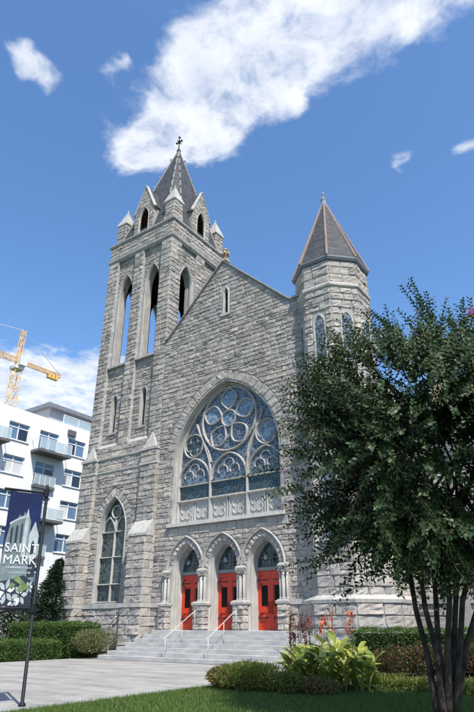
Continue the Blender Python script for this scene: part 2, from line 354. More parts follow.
def stone(key, f, q, proud, mat='granite', joint=.011, base=0., marg=.012, rough=1.):
    """one rock-faced stone on the quad q (u,v corners anticlockwise from lower left)"""
    q = [np.array((p[0]+rnd.uniform(-.011, .011), p[1]+rnd.uniform(-.009, .009))) for p in q]; c = sum(q)/4
    L = (np.linalg.norm(q[1]-q[0])+np.linalg.norm(q[2]-q[3]))/2; H = (np.linalg.norm(q[3]-q[0])+np.linalg.norm(q[2]-q[1]))/2
    if L < .07 or H < .07: return
    def at(s, t): return (q[0]*(1-s)+q[1]*s)*(1-t)+(q[3]*(1-s)+q[2]*s)*t
    n = max(2, min(5, round(L/.24))); mm = 2 if H < .36 else 3
    js, jt = joint/L, joint/H; ins = min(.05, .2*min(L, H)); ks, kt = ins/L, ins/H
    S = [js+(1-2*js)*i/n for i in range(n+1)]; T = [jt+(1-2*jt)*i/mm for i in range(mm+1)]
    gs = [js]+[ks+(1-2*ks)*i/n for i in range(n+1)]+[1-js]; gt = [jt]+[kt+(1-2*kt)*i/mm for i in range(mm+1)]+[1-jt]
    pr = proud*rnd.uniform(.5, 1.3); tu, tv = rnd.uniform(-.5, .5), rnd.uniform(-.7, .35); V = []; NX, NY = len(gs), len(gt)
    for j, t in enumerate(gt):
        for i, q_ in enumerate(gs):
            if i in (0, NX-1) or j in (0, NY-1): V.append(f.P(*at(q_, t), base+marg*rnd.uniform(.2, 1.6)))
            else:
                d_ = pr*(rnd.uniform(.35, 1.25)+tu*(q_-.5)+tv*(t-.5))*rough
                V.append(f.P(*at(q_+rnd.uniform(-.35, .35)*(ks if i in (1, NX-2) else .5/n), t+rnd.uniform(-.35, .35)*(kt if j in (1, NY-2) else .5/mm)), base+marg+max(.004, d_)))
    F = []
    for j in range(NY-1):
        for i in range(NX-1):
            a = j*NX+i; F.append((a, a+1, a+NX+1, a+NX))
    rim = list(range(NX))+[j*NX+NX-1 for j in range(1, NY)]+[(NY-1)*NX+i for i in range(NX-2, -1, -1)]+[j*NX for j in range(NY-2, 0, -1)]
    k0 = len(V); fN = np.array(f.N)
    for r_ in rim: V.append(tuple(np.array(V[r_])-fN*(.03+marg)))
    m = len(rim)
    for i in range(m): F.append((rim[i], k0+i, k0+(i+1) % m, rim[(i+1) % m]))
    ar = 0.
    p3 = f.P(*c, 0)
    if f.N @ (CAM-np.array(p3)) > 0:
        pp = [pxy(f.P(*x, 0)) for x in q]; cx, cy = pxy(p3)
        if -5 < cx < 479 and -5 < cy < 717:
            ar = abs(sum(pp[i][0]*pp[(i+1) % 4][1]-pp[(i+1) % 4][0]*pp[i][1] for i in range(4)))/2
            if cx > 330 and 330 < cy < 590: ar *= .3       # mostly behind the tree
            if cx > 290 and cy > 625: ar *= .2
    STONES.append((key, ar, V, F, mat))
def ashlar(key, f, reg, breaks, hr, wr, proud, mat='granite', base=0., seed=1, split=.3, joint=.011, courses=None):
    rg = random.Random(seed); vs = courses or fillv(breaks, *hr, rg)
    for v0, v1 in zip(vs, vs[1:]):
        A, B = reg(v0+1e-4), reg(v1-1e-4)
        if len(A) != len(B): A = B = reg((v0+v1)/2)
        for (l0, r0), (l1, r1) in zip(A, B):
            lo, hi = max(l0, l1), min(r0, r1)
            if hi-lo < .02 and max(r0-l0, r1-l1) < .1: continue
            js = []; x = (l0+l1)/2
            k = (v1-v0)/((hr[0]+hr[1])/2)
            while True:
                x += rg.uniform(*wr)*(.75+.25*k)
                if x > hi-wr[0]*.55: break
                if x > lo+.06: js.append(x)
            E = [(l0, l1)]+[(j, j) for j in js]+[(r0, r1)]
            for (a0, a1), (b0, b1) in zip(E, E[1:]):
                wd = (b0+b1-a0-a1)/2
                if v1-v0 > hr[0]*1.15 and wd > wr[0]*1.1 and rg.random() < split:
                    t = rg.uniform(.38, .62); vm = v0+(v1-v0)*t; am, bm = a0+(a1-a0)*t, b0+(b1-b0)*t
                    stone(key, f, [(a0, v0), (b0, v0), (bm, vm), (am, vm)], proud, mat, joint, base)
                    if wd > wr[1]*.9:
                        g = rg.uniform(.35, .65); xm = am+(bm-am)*g
                        stone(key, f, [(am, vm), (xm, vm), (xm, v1), (a1, v1)], proud, mat, joint, base); stone(key, f, [(xm, vm), (bm, vm), (b1, v1), (xm, v1)], proud, mat, joint, base)
                    else: stone(key, f, [(am, vm), (bm, vm), (b1, v1), (a1, v1)], proud, mat, joint, base)
                else: stone(key, f, [(a0, v0), (b0, v0), (b1, v1), (a1, v1)], proud, mat, joint, base)
def surf(g, f, reg, vs, ww, flip=False):
    """flat wall surface with openings"""
    for v0, v1 in zip(vs, vs[1:]):
        A, B = reg(v0+1e-5), reg(v1-1e-5)
        if len(A) != len(B): A = B = reg((v0+v1)/2)
        for (l0, r0), (l1, r1) in zip(A, B):
            g.add([f.P(l0, v0, ww), f.P(r0, v0, ww), f.P(r1, v1, ww), f.P(l1, v1, ww)], [(3, 2, 1, 0) if flip else (0, 1, 2, 3)])
def reveal(g, f, pts, w0, w1, closed=True):
    n = len(pts)
    for i in range(n if closed else n-1):
        a, b = pts[i], pts[(i+1) % n]
        g.add([f.P(*a, w0), f.P(*b, w0), f.P(*b, w1), f.P(*a, w1)], [(0, 1, 2, 3)])
def lin(a, b, n): return [a+(b-a)*i/n for i in range(n+1)]
def voussoirs(key, f, c, zs, hw, h, t, n, proud, mat='granite', base=0., zlow=None):
    r = (h*h+hw*hw)/(2*hw); am = math.asin(min(1, h/r))
    for sd in (-1, 1):
        cu = c-sd*(hw-r)*-1 if False else c+sd*(hw-r)
        for i in range(n):
            a0, a1 = am*i/n, am*(i+1)/n
            def P(rr, a):
                u = cu+sd*rr*math.cos(a)
                u = min(u, c) if sd < 0 else max(u, c)
                return (u, zs+rr*math.sin(a))
            if i == n-1:   # meet the other side on the centre line
                ro = r+t; cosv = (r-hw)/ro; at_ = math.acos(max(-1, min(1, cosv))); q = [P(r, a0), P(ro, a0), (c, zs+ro*math.sin(at_)), (c, zs+h)]
            else: q = [P(r, a0), P(r+t, a0), P(r+t, a1), P(r, a1)]
            if sd < 0: q = [q[1], q[0], q[3], q[2]]
            stone(key, f, q, proud, mat, .012, base)
def voussoir_hw(v, zs, hw, h, t):
    """outer half width of the ring"""
    if v <= zs: return hw+t
    r = (h*h+hw*hw)/(2*hw)+t; d = v-zs
    if d >= r: return None
    k = math.sqrt(r*r-d*d)-(r-t-hw)
    return k if k > 0 else None
def ring_top(zs, hw, h, t):
    r = (h*h+hw*hw)/(2*hw); return zs+math.sqrt((r+t)**2-(r-hw)**2)
def unit(a): return a/(np.linalg.norm(a, axis=-1, keepdims=True)+1e-9)

# ------------------------------------------------------------------ ground
def sheet(name, poly, z, mat, th=None):
    g = G(); n = len(poly); g.add([(x, y, z) for x, y in poly], [list(range(n))])
    if th: g.add([(x, y, z) for x, y in poly]+[(x, y, z-th) for x, y in poly], [(i, n+i, n+(i+1) % n, (i+1) % n) for i in range(n)])
    return tag(g.out(name, mat), kind='structure')
sheet('ground', [(-2500, -2500), (2500, -2500), (2500, 2500), (-2500, 2500)], .0, 'lawn')
sheet('plaza', [(-2.2, -60), (12.95, -60), (12.95, -13), (12.75, -4.2), (12.2, -2.2), (12.2, .5), (-2.2, .5)], .12, 'concrete', .12)
sheet('road', [(-2200, -90), (2200, -90), (2200, -70), (-2200, -70)], .02, 'asphalt')
sheet('lawn', [(13.0, -60), (60, -60), (60, -5.9), (12.85, -8.3), (13.0, -13)], .125, 'lawn', .12)
sheet('planting_bed', [(12.8, -8.25), (60, -5.8), (60, 4), (12.3, 4), (12.3, -2.2)], .10, 'soil', .1)
sheet('garden_path', [(13.3, -7.3), (30, -4.6), (30, -3.9), (13.3, -6.6)], .14, 'concrete', .1)

# ------------------------------------------------------------------ church
church = tag(empty('church', (5, 3, .12)), 'grey granite gothic church with tall spired tower, gable front and red doors', 'church')
F_front = Fr((-7, 0, 0), (1, 0)); F_right = Fr((0, 0, 0), (0, 1)); F_back = Fr((0, 7, 0), (-1, 0)); F_left = Fr((-7, 7, 0), (0, -1))
SIDES = [F_front, F_right, F_back, F_left]
REC = -.24; BAYS = [(1.1, 3.0), (4.0, 5.9)]; BC = [2.05, 4.95]
OP = dict(zs=25.7, hw=.74, h=1.75); OZ0 = 19.25
SLW = dict(zs=16.4, hw=.24, h=.5); SZ0 = 14.0
def bay_reg(v):
    iv = [(1.1, 3.0), (4.0, 5.9)]
    for c in BC:
        if OZ0 < v < OP['zs']+OP['h']:
            k = arch_hw(v, **OP)
            if k: iv = sub(iv, c-k, c+k)
        if SZ0 < v < SLW['zs']+SLW['h']:
            k = arch_hw(v, **SLW)
            if k: iv = sub(iv, c-k, c+k)
    return iv
def bay_stone_reg(v):
    iv = [(1.1, 3.0), (4.0, 5.9)]
    for c in BC:
        if OZ0-.16 < v < ring_top(OP['zs'], OP['hw'], OP['h'], .26):
            k = voussoir_hw(v, OP['zs'], OP['hw'], OP['h'], .26 if v > OP['zs'] else .0) if v > OP['zs'] else OP['hw']+.2
            if k: iv = sub(iv, c-k, c+k)
        if SZ0-.1 < v < 17.05: iv = sub(iv, c-.32, c+.32)
    return iv
core = G(); tr = G(); inner = G()
vs_b = sorted(set(lin(12.9, SZ0, 2)+[SZ0, SLW['zs']]+lin(SLW['zs'], SLW['zs']+SLW['h'], 6)+lin(17, OZ0, 3)+[OZ0]+lin(OZ0, OP['zs'], 8)+lin(OP['zs'], OP['zs']+OP['h'], 10)+[28.95]))
tower_courses = fillv([12.1, 12.9, 13.9, 19.25, 28.95, 29.35], .34, .5, random.Random(5))
for i, f in enumerate(SIDES):
    surf(core, f, bay_reg, vs_b, REC)
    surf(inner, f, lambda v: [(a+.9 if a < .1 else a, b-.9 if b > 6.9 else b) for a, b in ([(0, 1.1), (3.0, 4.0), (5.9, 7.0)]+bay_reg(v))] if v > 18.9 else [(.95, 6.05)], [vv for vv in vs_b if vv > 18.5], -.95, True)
    for c in BC:
        reveal(tr, f, arch_pts(c, OP['zs'], OP['hw'], OP['h'], 10, OZ0), REC, -.95)
        # pale splayed jamb order of the opening
        op = arch_pts(c, OP['zs'], OP['hw']+.02, OP['h']+.02, 10, OZ0)
        tr.bar(f, op, .17, REC-.2, REC+.05)
        tr.fbox(f, c-.97, c+.97, OZ0-.14, OZ0+.02, -.95, .04)
        # little blind lancet
        tr.bar(f, arch_pts(c, SLW['zs'], SLW['hw']+.04, SLW['h']+.04, 6, SZ0), .12, REC-.3, REC+.03)
        tr.fbox(f, c-.45, c+.45, SZ0-.14, SZ0, REC-.1, REC+.12)
    for u0, u1 in ((0, 1.1), (3.0, 4.0), (5.9, 7.0)):
        core.fbox(f, u0+(.0 if u0 else .0), u1, 12.9, 28.95, REC-.02, -.001)
    core.fbox(f, 0, 7, 12.0, 12.9, REC-.1, -.001); core.fbox(f, 0, 7, 28.95, 30.7, REC-.2, -.001)
    # sloped sill of the bays
    for a, b in BAYS:
        tr.add([f.P(a, 12.9, .02), f.P(b, 12.9, .02), f.P(b, 13.25, REC), f.P(a, 13.25, REC)], [(0, 1, 2, 3)])
core.add([(-7, 0, 30.7), (0, 0, 30.7), (0, 7, 30.7), (-7, 7, 30.7)], [(0, 1, 2, 3)])
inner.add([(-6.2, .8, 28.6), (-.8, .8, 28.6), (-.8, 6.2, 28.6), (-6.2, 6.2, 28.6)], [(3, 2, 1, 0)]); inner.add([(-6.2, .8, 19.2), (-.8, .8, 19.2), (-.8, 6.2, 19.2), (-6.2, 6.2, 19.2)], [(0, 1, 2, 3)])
# lower stage core with the big lancet of the front face
TW = dict(zs=7.15, hw=1.18, h=2.2); TC = 3.3; TZ0 = 2.92
def low_reg(v):
    iv = [(0, 7)]
    if TZ0 < v < TW['zs']+TW['h']:
        k = arch_hw(v, **TW); iv = sub(iv, TC-k, TC+k) if k else iv
    return iv
surf(core, F_front, low_reg, sorted(set(lin(0, TZ0, 3)+lin(TZ0, TW['zs'], 4)+lin(TW['zs'], TW['zs']+TW['h'], 12)+[12.0])), 0.)
for f in (F_right, F_back, F_left): surf(core, f, lambda v: [(0, 7)], [0, 6, 12], 0.)
tower = core.out('tower', 'coursed_stone', church)
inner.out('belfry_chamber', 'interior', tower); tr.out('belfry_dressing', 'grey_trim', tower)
# stones of tower: front and right faces
def pier_reg(v): return [(0, 1.1), (3.0, 4.0), (5.9, 7.0)]
for i, f in enumerate((F_front, F_right)):
    ashlar('tower', f, pier_reg, None, (.34, .5), (.42, .75), .05, seed=21+i, split=.18, courses=[v for v in tower_courses if 12.89 <= v <= 28.96])
    ashlar('tower', f, bay_stone_reg, [13.25, SZ0-.1, 17.05, OZ0-.16, OP['zs'], ring_top(OP['zs'], OP['hw'], OP['h'], .26), 28.75], (.26, .4), (.35, .7), .05, base=REC, seed=31+i)
    ashlar('tower', f, lambda v: [(0, 7)], [12.12, 12.88], (.36, .4), (.4, .8), .05, seed=41+i)
    ashlar('tower', f, lambda v: [(0, 7)], [29.5, 30.62], (.34, .42), (.45, .9), .045, seed=51+i)
    for c in BC: voussoirs('tower', f, c, OP['zs'], OP['hw']+.13, OP['h']+.1, .2, 6, .03, 'granite', REC)
def low_stone_reg(v):
    iv = [(1.35, 5.65)]
    t = ring_top(TW['zs'], TW['hw']+.12, TW['h']+.12, .5)
    if TZ0 < v < t:
        k = voussoir_hw(v, TW['zs'], TW['hw']+.12, TW['h']+.12, .5) if v > TW['zs'] else TW['hw']+.14
        if k: iv = sub(iv, TC-k, TC+k)
    return iv
ashlar('tower', F_front, low_stone_reg, [2.85, TW['zs'], ring_top(TW['zs'], TW['hw']+.12, TW['h']+.12, .5), 11.0], (.28, .42), (.42, .85), .052, seed=61, split=.2)
ashlar('tower', F_front, lambda v: [(0, 7)], [11.2, 11.95], (.36, .4), (.45, .9), .05, seed=62)
voussoirs('tower', F_front, TC, TW['zs'], TW['hw']+.12, TW['h']+.12, .5, 9, .05, 'granite_plinth')
ashlar('tower', F_front, lambda v: [(1.35, 5.65)], [.3, 2.62], (.42, .6), (.6, 1.15), .07, 'granite_plinth', base=.14, seed=63, split=.12)
# corner buttresses
def buttress(f, u0, u1, side_l, side_r, seed):
    """two-stage clasping buttress on one face; side_* say which flanks show"""
    g = G(); t = G()
    g.fbox(f, u0, u1, 0, 11.95, -.01, .26); g.fbox(f, u0-.001, u1+.001, 0, 6.65, .2, .78)
    # weathering
    V = [f.P(u0-.06, 6.55, .86), f.P(u1+.06, 6.55, .86), f.P(u1+.06, 6.70, .86), f.P(u0-.06, 6.70, .86), f.P(u1+.04, 7.55, .27), f.P(u0-.04, 7.55, .27), f.P(u0-.06, 6.55, .2), f.P(u1+.06, 6.55, .2)]
    t.add(V, [(0, 1, 2, 3), (3, 2, 4, 5), (1, 7, 4, 2), (0, 3, 5, 6), (0, 6, 7, 1)])
    # gablet on top
    uc = (u0+u1)/2
    V = [f.P(u0+.15, 12.12, .32), f.P(u1-.15, 12.12, .32), f.P(uc, 13.3, .03), f.P(u0+.15, 12.12, -.02), f.P(u1-.15, 12.12, -.02)]
    t.add(V, [(0, 1, 2), (1, 4, 2), (0, 2, 3), (0, 3, 4, 1)])
    # plinth
    g.fbox(f, u0-.1, u1+.1, 0, 2.66, .7, .92)
    cs = fillv([2.85, 6.55], .4, .55, random.Random(seed)); cu = fillv([7.5, 11.0], .38, .5, random.Random(seed+1))
    ashlar('tower', f, lambda v: [(u0, u1)], None, (.4, .55), (.55, .95), .065, base=.78, seed=seed+2, courses=cs, split=.1)
    ashlar('tower', f, lambda v: [(u0, u1)], None, (.4, .55), (.5, .9), .055, base=.26, seed=seed+3, courses=cu, split=.15)
    ashlar('tower', f, lambda v: [(u0, u1)], [11.2, 11.95], (.36, .4), (.5, .9), .05, base=.26, seed=seed+8)
    ashlar('tower', f, lambda v: [(u0-.1, u1+.1)], [.1, 2.64], (.44, .6), (.6, 1.1), .07, 'granite_plinth', base=.92, seed=seed+4, split=.05)
    for flag, uu, sg in ((side_l, u0, -1), (side_r, u1, 1)):
        if not flag: continue
        o = f.P(uu, 0, 0); fs = Fr((o[0], o[1], 0), tuple(-f.N[:2]*sg)) if sg > 0 else Fr((o[0], o[1], 0), tuple(f.N[:2]))
        # frame whose u runs along the flank
        d = (lambda a, b: (-b, -a)) if sg > 0 else (lambda a, b: (a, b))
        ashlar('tower', fs, lambda v: [d(.0, .78)], None, (.4, .55), (.4, .8), .03, 'granite_plinth', seed=seed+5, courses=cs, split=0)
        ashlar('tower', fs, lambda v: [d(.0, .26)], None, (.4, .55), (.4, .8), .02, seed=seed+6, courses=cu, split=0)
        ashlar('tower', fs, lambda v: [d(.0, .92)], [.1, 2.64], (.44, .6), (.5, .9), .04, 'granite_plinth', base=.1, seed=seed+7, split=0)
    b_ = g.out('buttress', 'mortar', church)
    t2 = G(); t2.add(t.V[:8], [q for q in t.F if max(q) < 8]); t2.out('weathering', 'limestone', b_)
    t3 = G(); t3.add(t.V[8:], [[i-8 for i in q] for q in t.F if min(q) >= 8]); t3.out('gablet', 'limestone', b_)
buttress(F_front, 5.65, 7.08, 0, 1, 100); buttress(F_front, -.08, 1.35, 0, 1, 120)
buttress(F_left, 5.65, 6.9, 0, 0, 140)
# string courses and cornices: square rings
def ring_sq(g, z0, z1, out, out2=None, x0=-7, x1=0, y0=0, y1=7):
    o2 = out if out2 is None else out2
    rr = []
    for o, z in ((0, z0), (o2, z0), (out, z0+(z1-z0)*.45), (out, z1), (0, z1+.03)):
        rr.append([(x0-o, y0-o, z), (x1+o, y0-o, z), (x1+o, y1+o, z), (x0-o, y1+o, z)])
    g.rings(rr, False)
g = G(); ring_sq(g, 28.95, 29.42, .11, -.0); ring_sq(g, 30.62, 30.92, .15, .05); g.out('cornice', 'dark_trim', tower)
g = G(); ring_sq(g, 11.95, 12.14, .12, .04); ring_sq(g, 11.0, 11.2, .09, .03)
for u0, u1 in ((5.65, 7.08), (-.08, 1.35)):
    g.fbox(F_front, u0-.05, u1+.05, 11.96, 12.13, .05, .37); g.fbox(F_front, u0-.04, u1+.04, 11.02, 11.19, .05, .34)
g.out('string_course', 'limestone', tower)
g = G(); g.fbox(F_front, 1.3, 5.7, 2.62, 2.86, 0, .24); g.fbox(F_front, 5.5, 7.24, 2.63, 2.85, .2, 1.04); g.fbox(F_front, -.22, 1.5, 2.63, 2.85, .2, 1.04)
g.box(0, .14, -1.0, 0, 2.63, 2.85); g.out('water_table', 'limestone', tower)
g = G(); g.fbox(F_front, 1.3, 5.7, 0, 2.62, 0, .14); g.out('plinth', 'mortar', tower)
# big lancet of the tower
tw = G(); o_ = arch_pts(TC, TW['zs'], TW['hw']+.06, TW['h']+.06, 12, TZ0)
tw.bar(F_front, o_, .13, -.4, .07)
win = tw.out('lancet_window', 'limestone', church)
g = G(); g.bar(F_front, [(TC, TZ0), (TC, 8.05)], .14, -.36, -.2)
for v in (2.98, 4.0, 5.6, 7.15): g.bar(F_front, [(TC-TW['hw'], v), (TC+TW['hw'], v)], .09, -.36, -.2)
for sgn in (-1, 1): g.bar(F_front, arch_pts(TC+sgn*.58, 7.15, .56, .95, 7), .11, -.36, -.2)
g.bar(F_front, [(TC+.40*math.cos(a), 8.42+.40*math.sin(a)) for a in lin(0, 2*math.pi, 18)[:-1]], .1, -.36, -.18, True)
g.out('mullion', 'limestone', win)
for k, (v0, v1) in enumerate(((2.98, 4.0), (4.0, 5.6), (5.6, 7.15))):
    for sgn in (-1, 1):
        a, b2 = (TC-TW['hw'], TC) if sgn < 0 else (TC, TC+TW['hw'])
        g = G(); g.prism(F_front, [(a, v0), (b2, v0), (b2, v1), (a, v1)], -.345, -.33); g.out('pane', 'stained_teal' if k else 'stained_dark', win)
g = G(); g.prism(F_front, arch_pts(TC, TW['zs'], TW['hw'], TW['h'], 10), -.345, -.33); g.out('pane', 'stained_teal', win)
# blind lancets of the bays
for f in (F_front, F_right):
    for c in BC:
        g = G(); g.prism(f, arch_pts(c, SLW['zs'], SLW['hw'], SLW['h'], 6, SZ0), REC-.36, REC-.3); g.out('slit_window', 'open_window', church)

# pinnacles, dormers, spire
def pinnacle(x, y, seed):
    s = .49; fr = [Fr((x-s, y-s, 0), (1, 0)), Fr((x+s, y-s, 0), (0, 1)), Fr((x+s, y+s, 0), (-1, 0)), Fr((x-s, y+s, 0), (0, -1))]
    g = G(); g.box(x-s, x+s, y-s, y+s, 30.9, 33.1); p = g.out('pinnacle', 'mortar', church)
    for i in (0, 1):
        cs = fillv([30.95, 33.05], .32, .42, random.Random(seed))
        ashlar(('obj', p), fr[i], lambda v: [(0, 2*s)], None, (.32, .42), (.4, .7), .045, seed=seed+i, courses=cs, split=.1)
    c = G(); c.rings([[(x-q, y-q, z), (x+q, y-q, z), (x+q, y+q, z), (x-q, y+q, z)] for q, z in ((s+.02, 33.02), (s+.11, 33.1), (s+.11, 33.2), (.05, 34.8), (.03, 35.1))]); c.out('cap', 'limestone', p)
for k, (x, y) in enumerate(((-.74, .74), (-6.26, .74), (-.74, 6.26), (-6.26, 6.26))): pinnacle(x, y, 200+7*k)
DO = dict(zs=32.5, hw=.52, h=1.25); DZ0 = 31.0
def dormer(f, seed, front):
    c = 3.5; hw = 1.1
    def reg(v):
        k = hw if v < 33.35 else max(0, hw*(35.95-v)/2.6)
        iv = [(c-k, c+k)]
        if DZ0 < v < DO['zs']+DO['h']:
            q = arch_hw(v, **DO); iv = sub(iv, c-q-.1, c+q+.1) if q else iv
        return iv
    W0 = -.12
    g = G(); vs = sorted(set(lin(30.9, DO['zs'], 4)+lin(DO['zs'], DO['zs']+DO['h'], 8)+lin(33.35, 35.9, 5))); surf(g, f, lambda v: [(a, b) for a, b in reg(v)], vs, W0)
    # flanks and little roof running back into the spire
    for s in (-1, 1): g.add([f.P(c+s*hw, 30.9, W0), f.P(c+s*hw, 33.35, W0), f.P(c+s*hw, 33.35, -2.2), f.P(c+s*hw, 30.9, -2.2)], [(0, 1, 2, 3)])
    d = g.out('dormer', 'mortar', church)
    g = G()
    for s in (-1, 1): g.add([f.P(c+s*(hw+.1), 33.3, W0-.1), f.P(c, 35.95, W0-.1), f.P(c, 35.95, -2.6), f.P(c+s*(hw+.1), 33.3, -2.6)], [(0, 1, 2, 3)])
    g.out('dormer_roof', 'slate', d)
    g = G(); g.bar(f, [(c-hw-.17, 33.22), (c-hw-.02, 33.35), (c, 36.0), (c+hw+.02, 33.35), (c+hw+.17, 33.22)], .18, W0-.25, W0+.1); g.out('coping', 'limestone', d)
    g = G(); op = arch_pts(c, DO['zs'], DO['hw']+.02, DO['h'], 8, DZ0); reveal(g, f, op, W0, W0-.3); g.bar(f, op, .13, W0-.1, W0+.05); g.out('surround', 'limestone', d)
    lv = G(); z = DZ0+.03
    while z < DO['zs']+DO['h']-.15:
        k = arch_hw(z, **DO) or .05; lv.add([f.P(c-k, z, W0-.1), f.P(c+k, z, W0-.1), f.P(c+k, z+.14, W0-.28), f.P(c-k, z+.14, W0-.28)], [(0, 1, 2, 3)]); z += .15
    lv.prism(f, arch_pts(c, DO['zs'], DO['hw'], DO['h'], 8, DZ0), W0-.32, W0-.3)
    lv.out('louvre', 'louvre_brown', d)
    if front:
        ashlar(('obj', d), f, reg, [30.95, DO['zs'], DO['zs']+DO['h'], 35.4], (.3, .42), (.3, .6), .04, seed=seed, base=W0, split=.1)
for k, f in enumerate(SIDES): dormer(f, 240+k, k < 2)
SX, SY, SZ = -3.35, 3.65, 42.9
def oct_ring(h, c, z, X=SX, Y=SY):
    """square of half size h with corners cut by c"""
    return [(X+a, Y+b, z) for a, b in ((-h+c, -h), (h-c, -h), (h, -h+c), (h, h-c), (h-c, h), (-h+c, h), (-h, h-c), (-h, -h+c))]
g = G(); r0, r1, r2 = oct_ring(3.38, 1.0, 30.9, -3.5, 3.5), oct_ring(3.35, .98, 31.2, -3.5, 3.5), oct_ring(.07, .025, SZ); g.rings([r0, r1, r2]); spire = g.out('spire', 'slate', church)
g = G()
for a, b in zip(r1, r2):
    a, b = np.array(a), np.array(b); g.tube([a, b], [.085, .06], 5)
g.out('ridge_roll', 'lead', spire)
for a, b in zip(r1, r2):
    a, b = np.array(a), np.array(b)
    for k in range(1, 9):
        p = a+(b-a)*(k/9.); d = p-np.array((SX, SY, p[2])); d /= np.linalg.norm(d)+1e-6
        q = G(); q.tube([p, p+d*.14+np.array((0, 0, .05)), p+d*.2+np.array((0, 0, .16))], [.05, .075, .035], 5); q.out('crocket', 'lead', spire)
g = G(); g.tube([(SX, SY, SZ-.5), (SX, SY, SZ+.1), (SX, SY, SZ+.35), (SX, SY, SZ+.5), (SX, SY, SZ+1.9)], [.16, .2, .1, .06, .05], 8)
for d in ((1, 0), (0, 1)):
    g.tube([(SX-.30*d[0], SY-.30*d[1], SZ+1.25), (SX+.30*d[0], SY+.30*d[1], SZ+1.25)], .045, 6)
for x, z in ((-.30, 1.25), (.30, 1.25), (0, 1.85)): g.box(SX+x-.075, SX+x+.075, SY-.08, SY+.08, SZ+z-.075, SZ+z+.075)
g.box(SX-.10, SX+.10, SY-.1, SY+.1, SZ+1.1, SZ+1.4)
g.out('cross', 'iron', spire)

# ------------------------------------------------------------------ gable front
FG = Fr((0, 0, 0), (1, 0)); GC = 5.2; GF, GA, GR = 19.68, 24.55, 10.05
BW = dict(zs=10.55, hw=3.82, h=4.95); BZ0 = 7.1
DC = [2.6, 5.2, 7.8]; DA = dict(zs=4.5, hw=.98, h=1.45); DTH = .30; PLZ = 1.47
XR = 11.0
def gable_l(v): return 0 if v < GF else (v-GF)/(GA-GF)*5.03
def gable_r(v): return XR if v < GF-.05 else GR-(v-GF)/(GA-GF)*5.02
def face_reg(v):
    iv = [(gable_l(v), max(gable_l(v), gable_r(v)))]
    if BZ0 < v < BW['zs']+BW['h']:
        k = arch_hw(v, **BW); iv = sub(iv, GC-k, GC+k) if k else iv
    if PLZ-.3 < v < DA['zs']+DA['h']:
        for c in DC:
            k = arch_hw(v, **DA)
            if k: iv = sub(iv, c-k, c+k)
    if 20.3 < v < 22.35:
        k = .22 if v < 22 else .22*max(0, 1-(v-22)/.4); iv = sub(iv, 5.25-k, 5.25+k)
    return iv
T_BW = ring_top(BW['zs'], BW['hw']+.1, BW['h']+.1, .62); T_D = ring_top(DA['zs'], DA['hw'], DA['h'], DTH+.14)
def face_stone_reg(v):
    iv = [(gable_l(v)+(.12 if v > GF else 0), max(gable_l(v)+.05, gable_r(v)-(.12 if v > GF else 0)))]
    if BZ0-.2 < v < T_BW:
        k = voussoir_hw(v, BW['zs'], BW['hw']+.1, BW['h']+.1, .62) if v > BW['zs'] else BW['hw']+.22
        if k: iv = sub(iv, GC-k, GC+k)
    if v < T_D:
        for c in DC:
            k = voussoir_hw(v, DA['zs'], DA['hw'], DA['h'], DTH+.14) if v > DA['zs'] else 1.31
            if k: iv = sub(iv, c-k, c+k)
    if 20.15 < v < 22.6: iv = sub(iv, 5.25-.36, 5.25+.36)
    return iv
g = G(); vs = sorted(set(lin(0, PLZ-.3, 2)+lin(PLZ-.3, DA['zs'], 3)+lin(DA['zs'], DA['zs']+DA['h'], 10)+[6.5, BZ0, 9]+lin(BZ0, BW['zs'], 4)+lin(BW['zs'], BW['zs']+BW['h'], 20)+[GF-.05, GF, 20.3, 22, 22.35]+lin(GF, GA-.02, 8)))
surf(g, FG, face_reg, vs, 0.)
gable = g.out('gable_front', 'mortar', church)
ashlar('gable', FG, face_stone_reg, [2.85, DA['zs'], T_D, BZ0-.2, BW['zs'], T_BW, GF-.05, 20.15, 22.6, GA-.25], (.25, .36), (.34, .74), .045, seed=300, split=.18)
ashlar('gable', FG, lambda v: [(0.1, 1.28), (9.12, XR)], [.1, 2.62], (.44, .6), (.5, .95), .065, 'granite_plinth', base=.1, seed=301, split=.05)
voussoirs('gable', FG, GC, BW['zs'], BW['hw']+.1, BW['h']+.1, .62, 14, .05, 'granite')
# jamb quoins of great window
for sgn in (-1, 1):
    cs = fillv([BZ0, BW['zs']], .42, .55, random.Random(9))
    for v0, v1 in zip(cs, cs[1:]):
        a, b2 = sorted((GC+sgn*(BW['hw']+.02), GC+sgn*(BW['hw']+.21))); stone('gable', FG, [(a, v0), (b2, v0), (b2, v1), (a, v1)], .015, 'granite_plinth', .008)
for c in DC: voussoirs('gable', FG, c, DA['zs'], DA['hw'], DA['h'], DTH, 7, .06, 'granite_plinth')
g = G()
for c in DC:
    r = (DA['h']**2+DA['hw']**2)/(2*DA['hw'])
    hwo = DA['hw']+DTH+.06; ho = ring_top(DA['zs'], DA['hw'], DA['h'], DTH+.06)-DA['zs']
    g.bar(FG, arch_pts(c, DA['zs'], hwo, ho, 12), .11, 0, .14)
g.out('hood_mould', 'grey_trim', gable)
g = G(); g.bar(FG, [(-.0, GF+.12), (.25, GF+.2), (5.02, GA+.02), (GR-.05, GF+.1), (GR+.08, GF)], .2, -.7, .16); g.fbox(FG, GR, XR+.4, GF-.06, GF+.08, -.7, .12); g.out('coping', 'dark_trim', gable)
g = G(); g.fbox(FG, GC-BW['hw']-.26, GC+BW['hw']+.26, BZ0-.18, BZ0+.02, -.5, .2); g.out('window_sill', 'pale_stone', gable)
g = G(); o_ = arch_pts(GC, BW['zs'], BW['hw'], BW['h'], 20, BZ0); reveal(g, FG, o_, .005, -.75); g.out('window_reveal', 'limestone', gable)
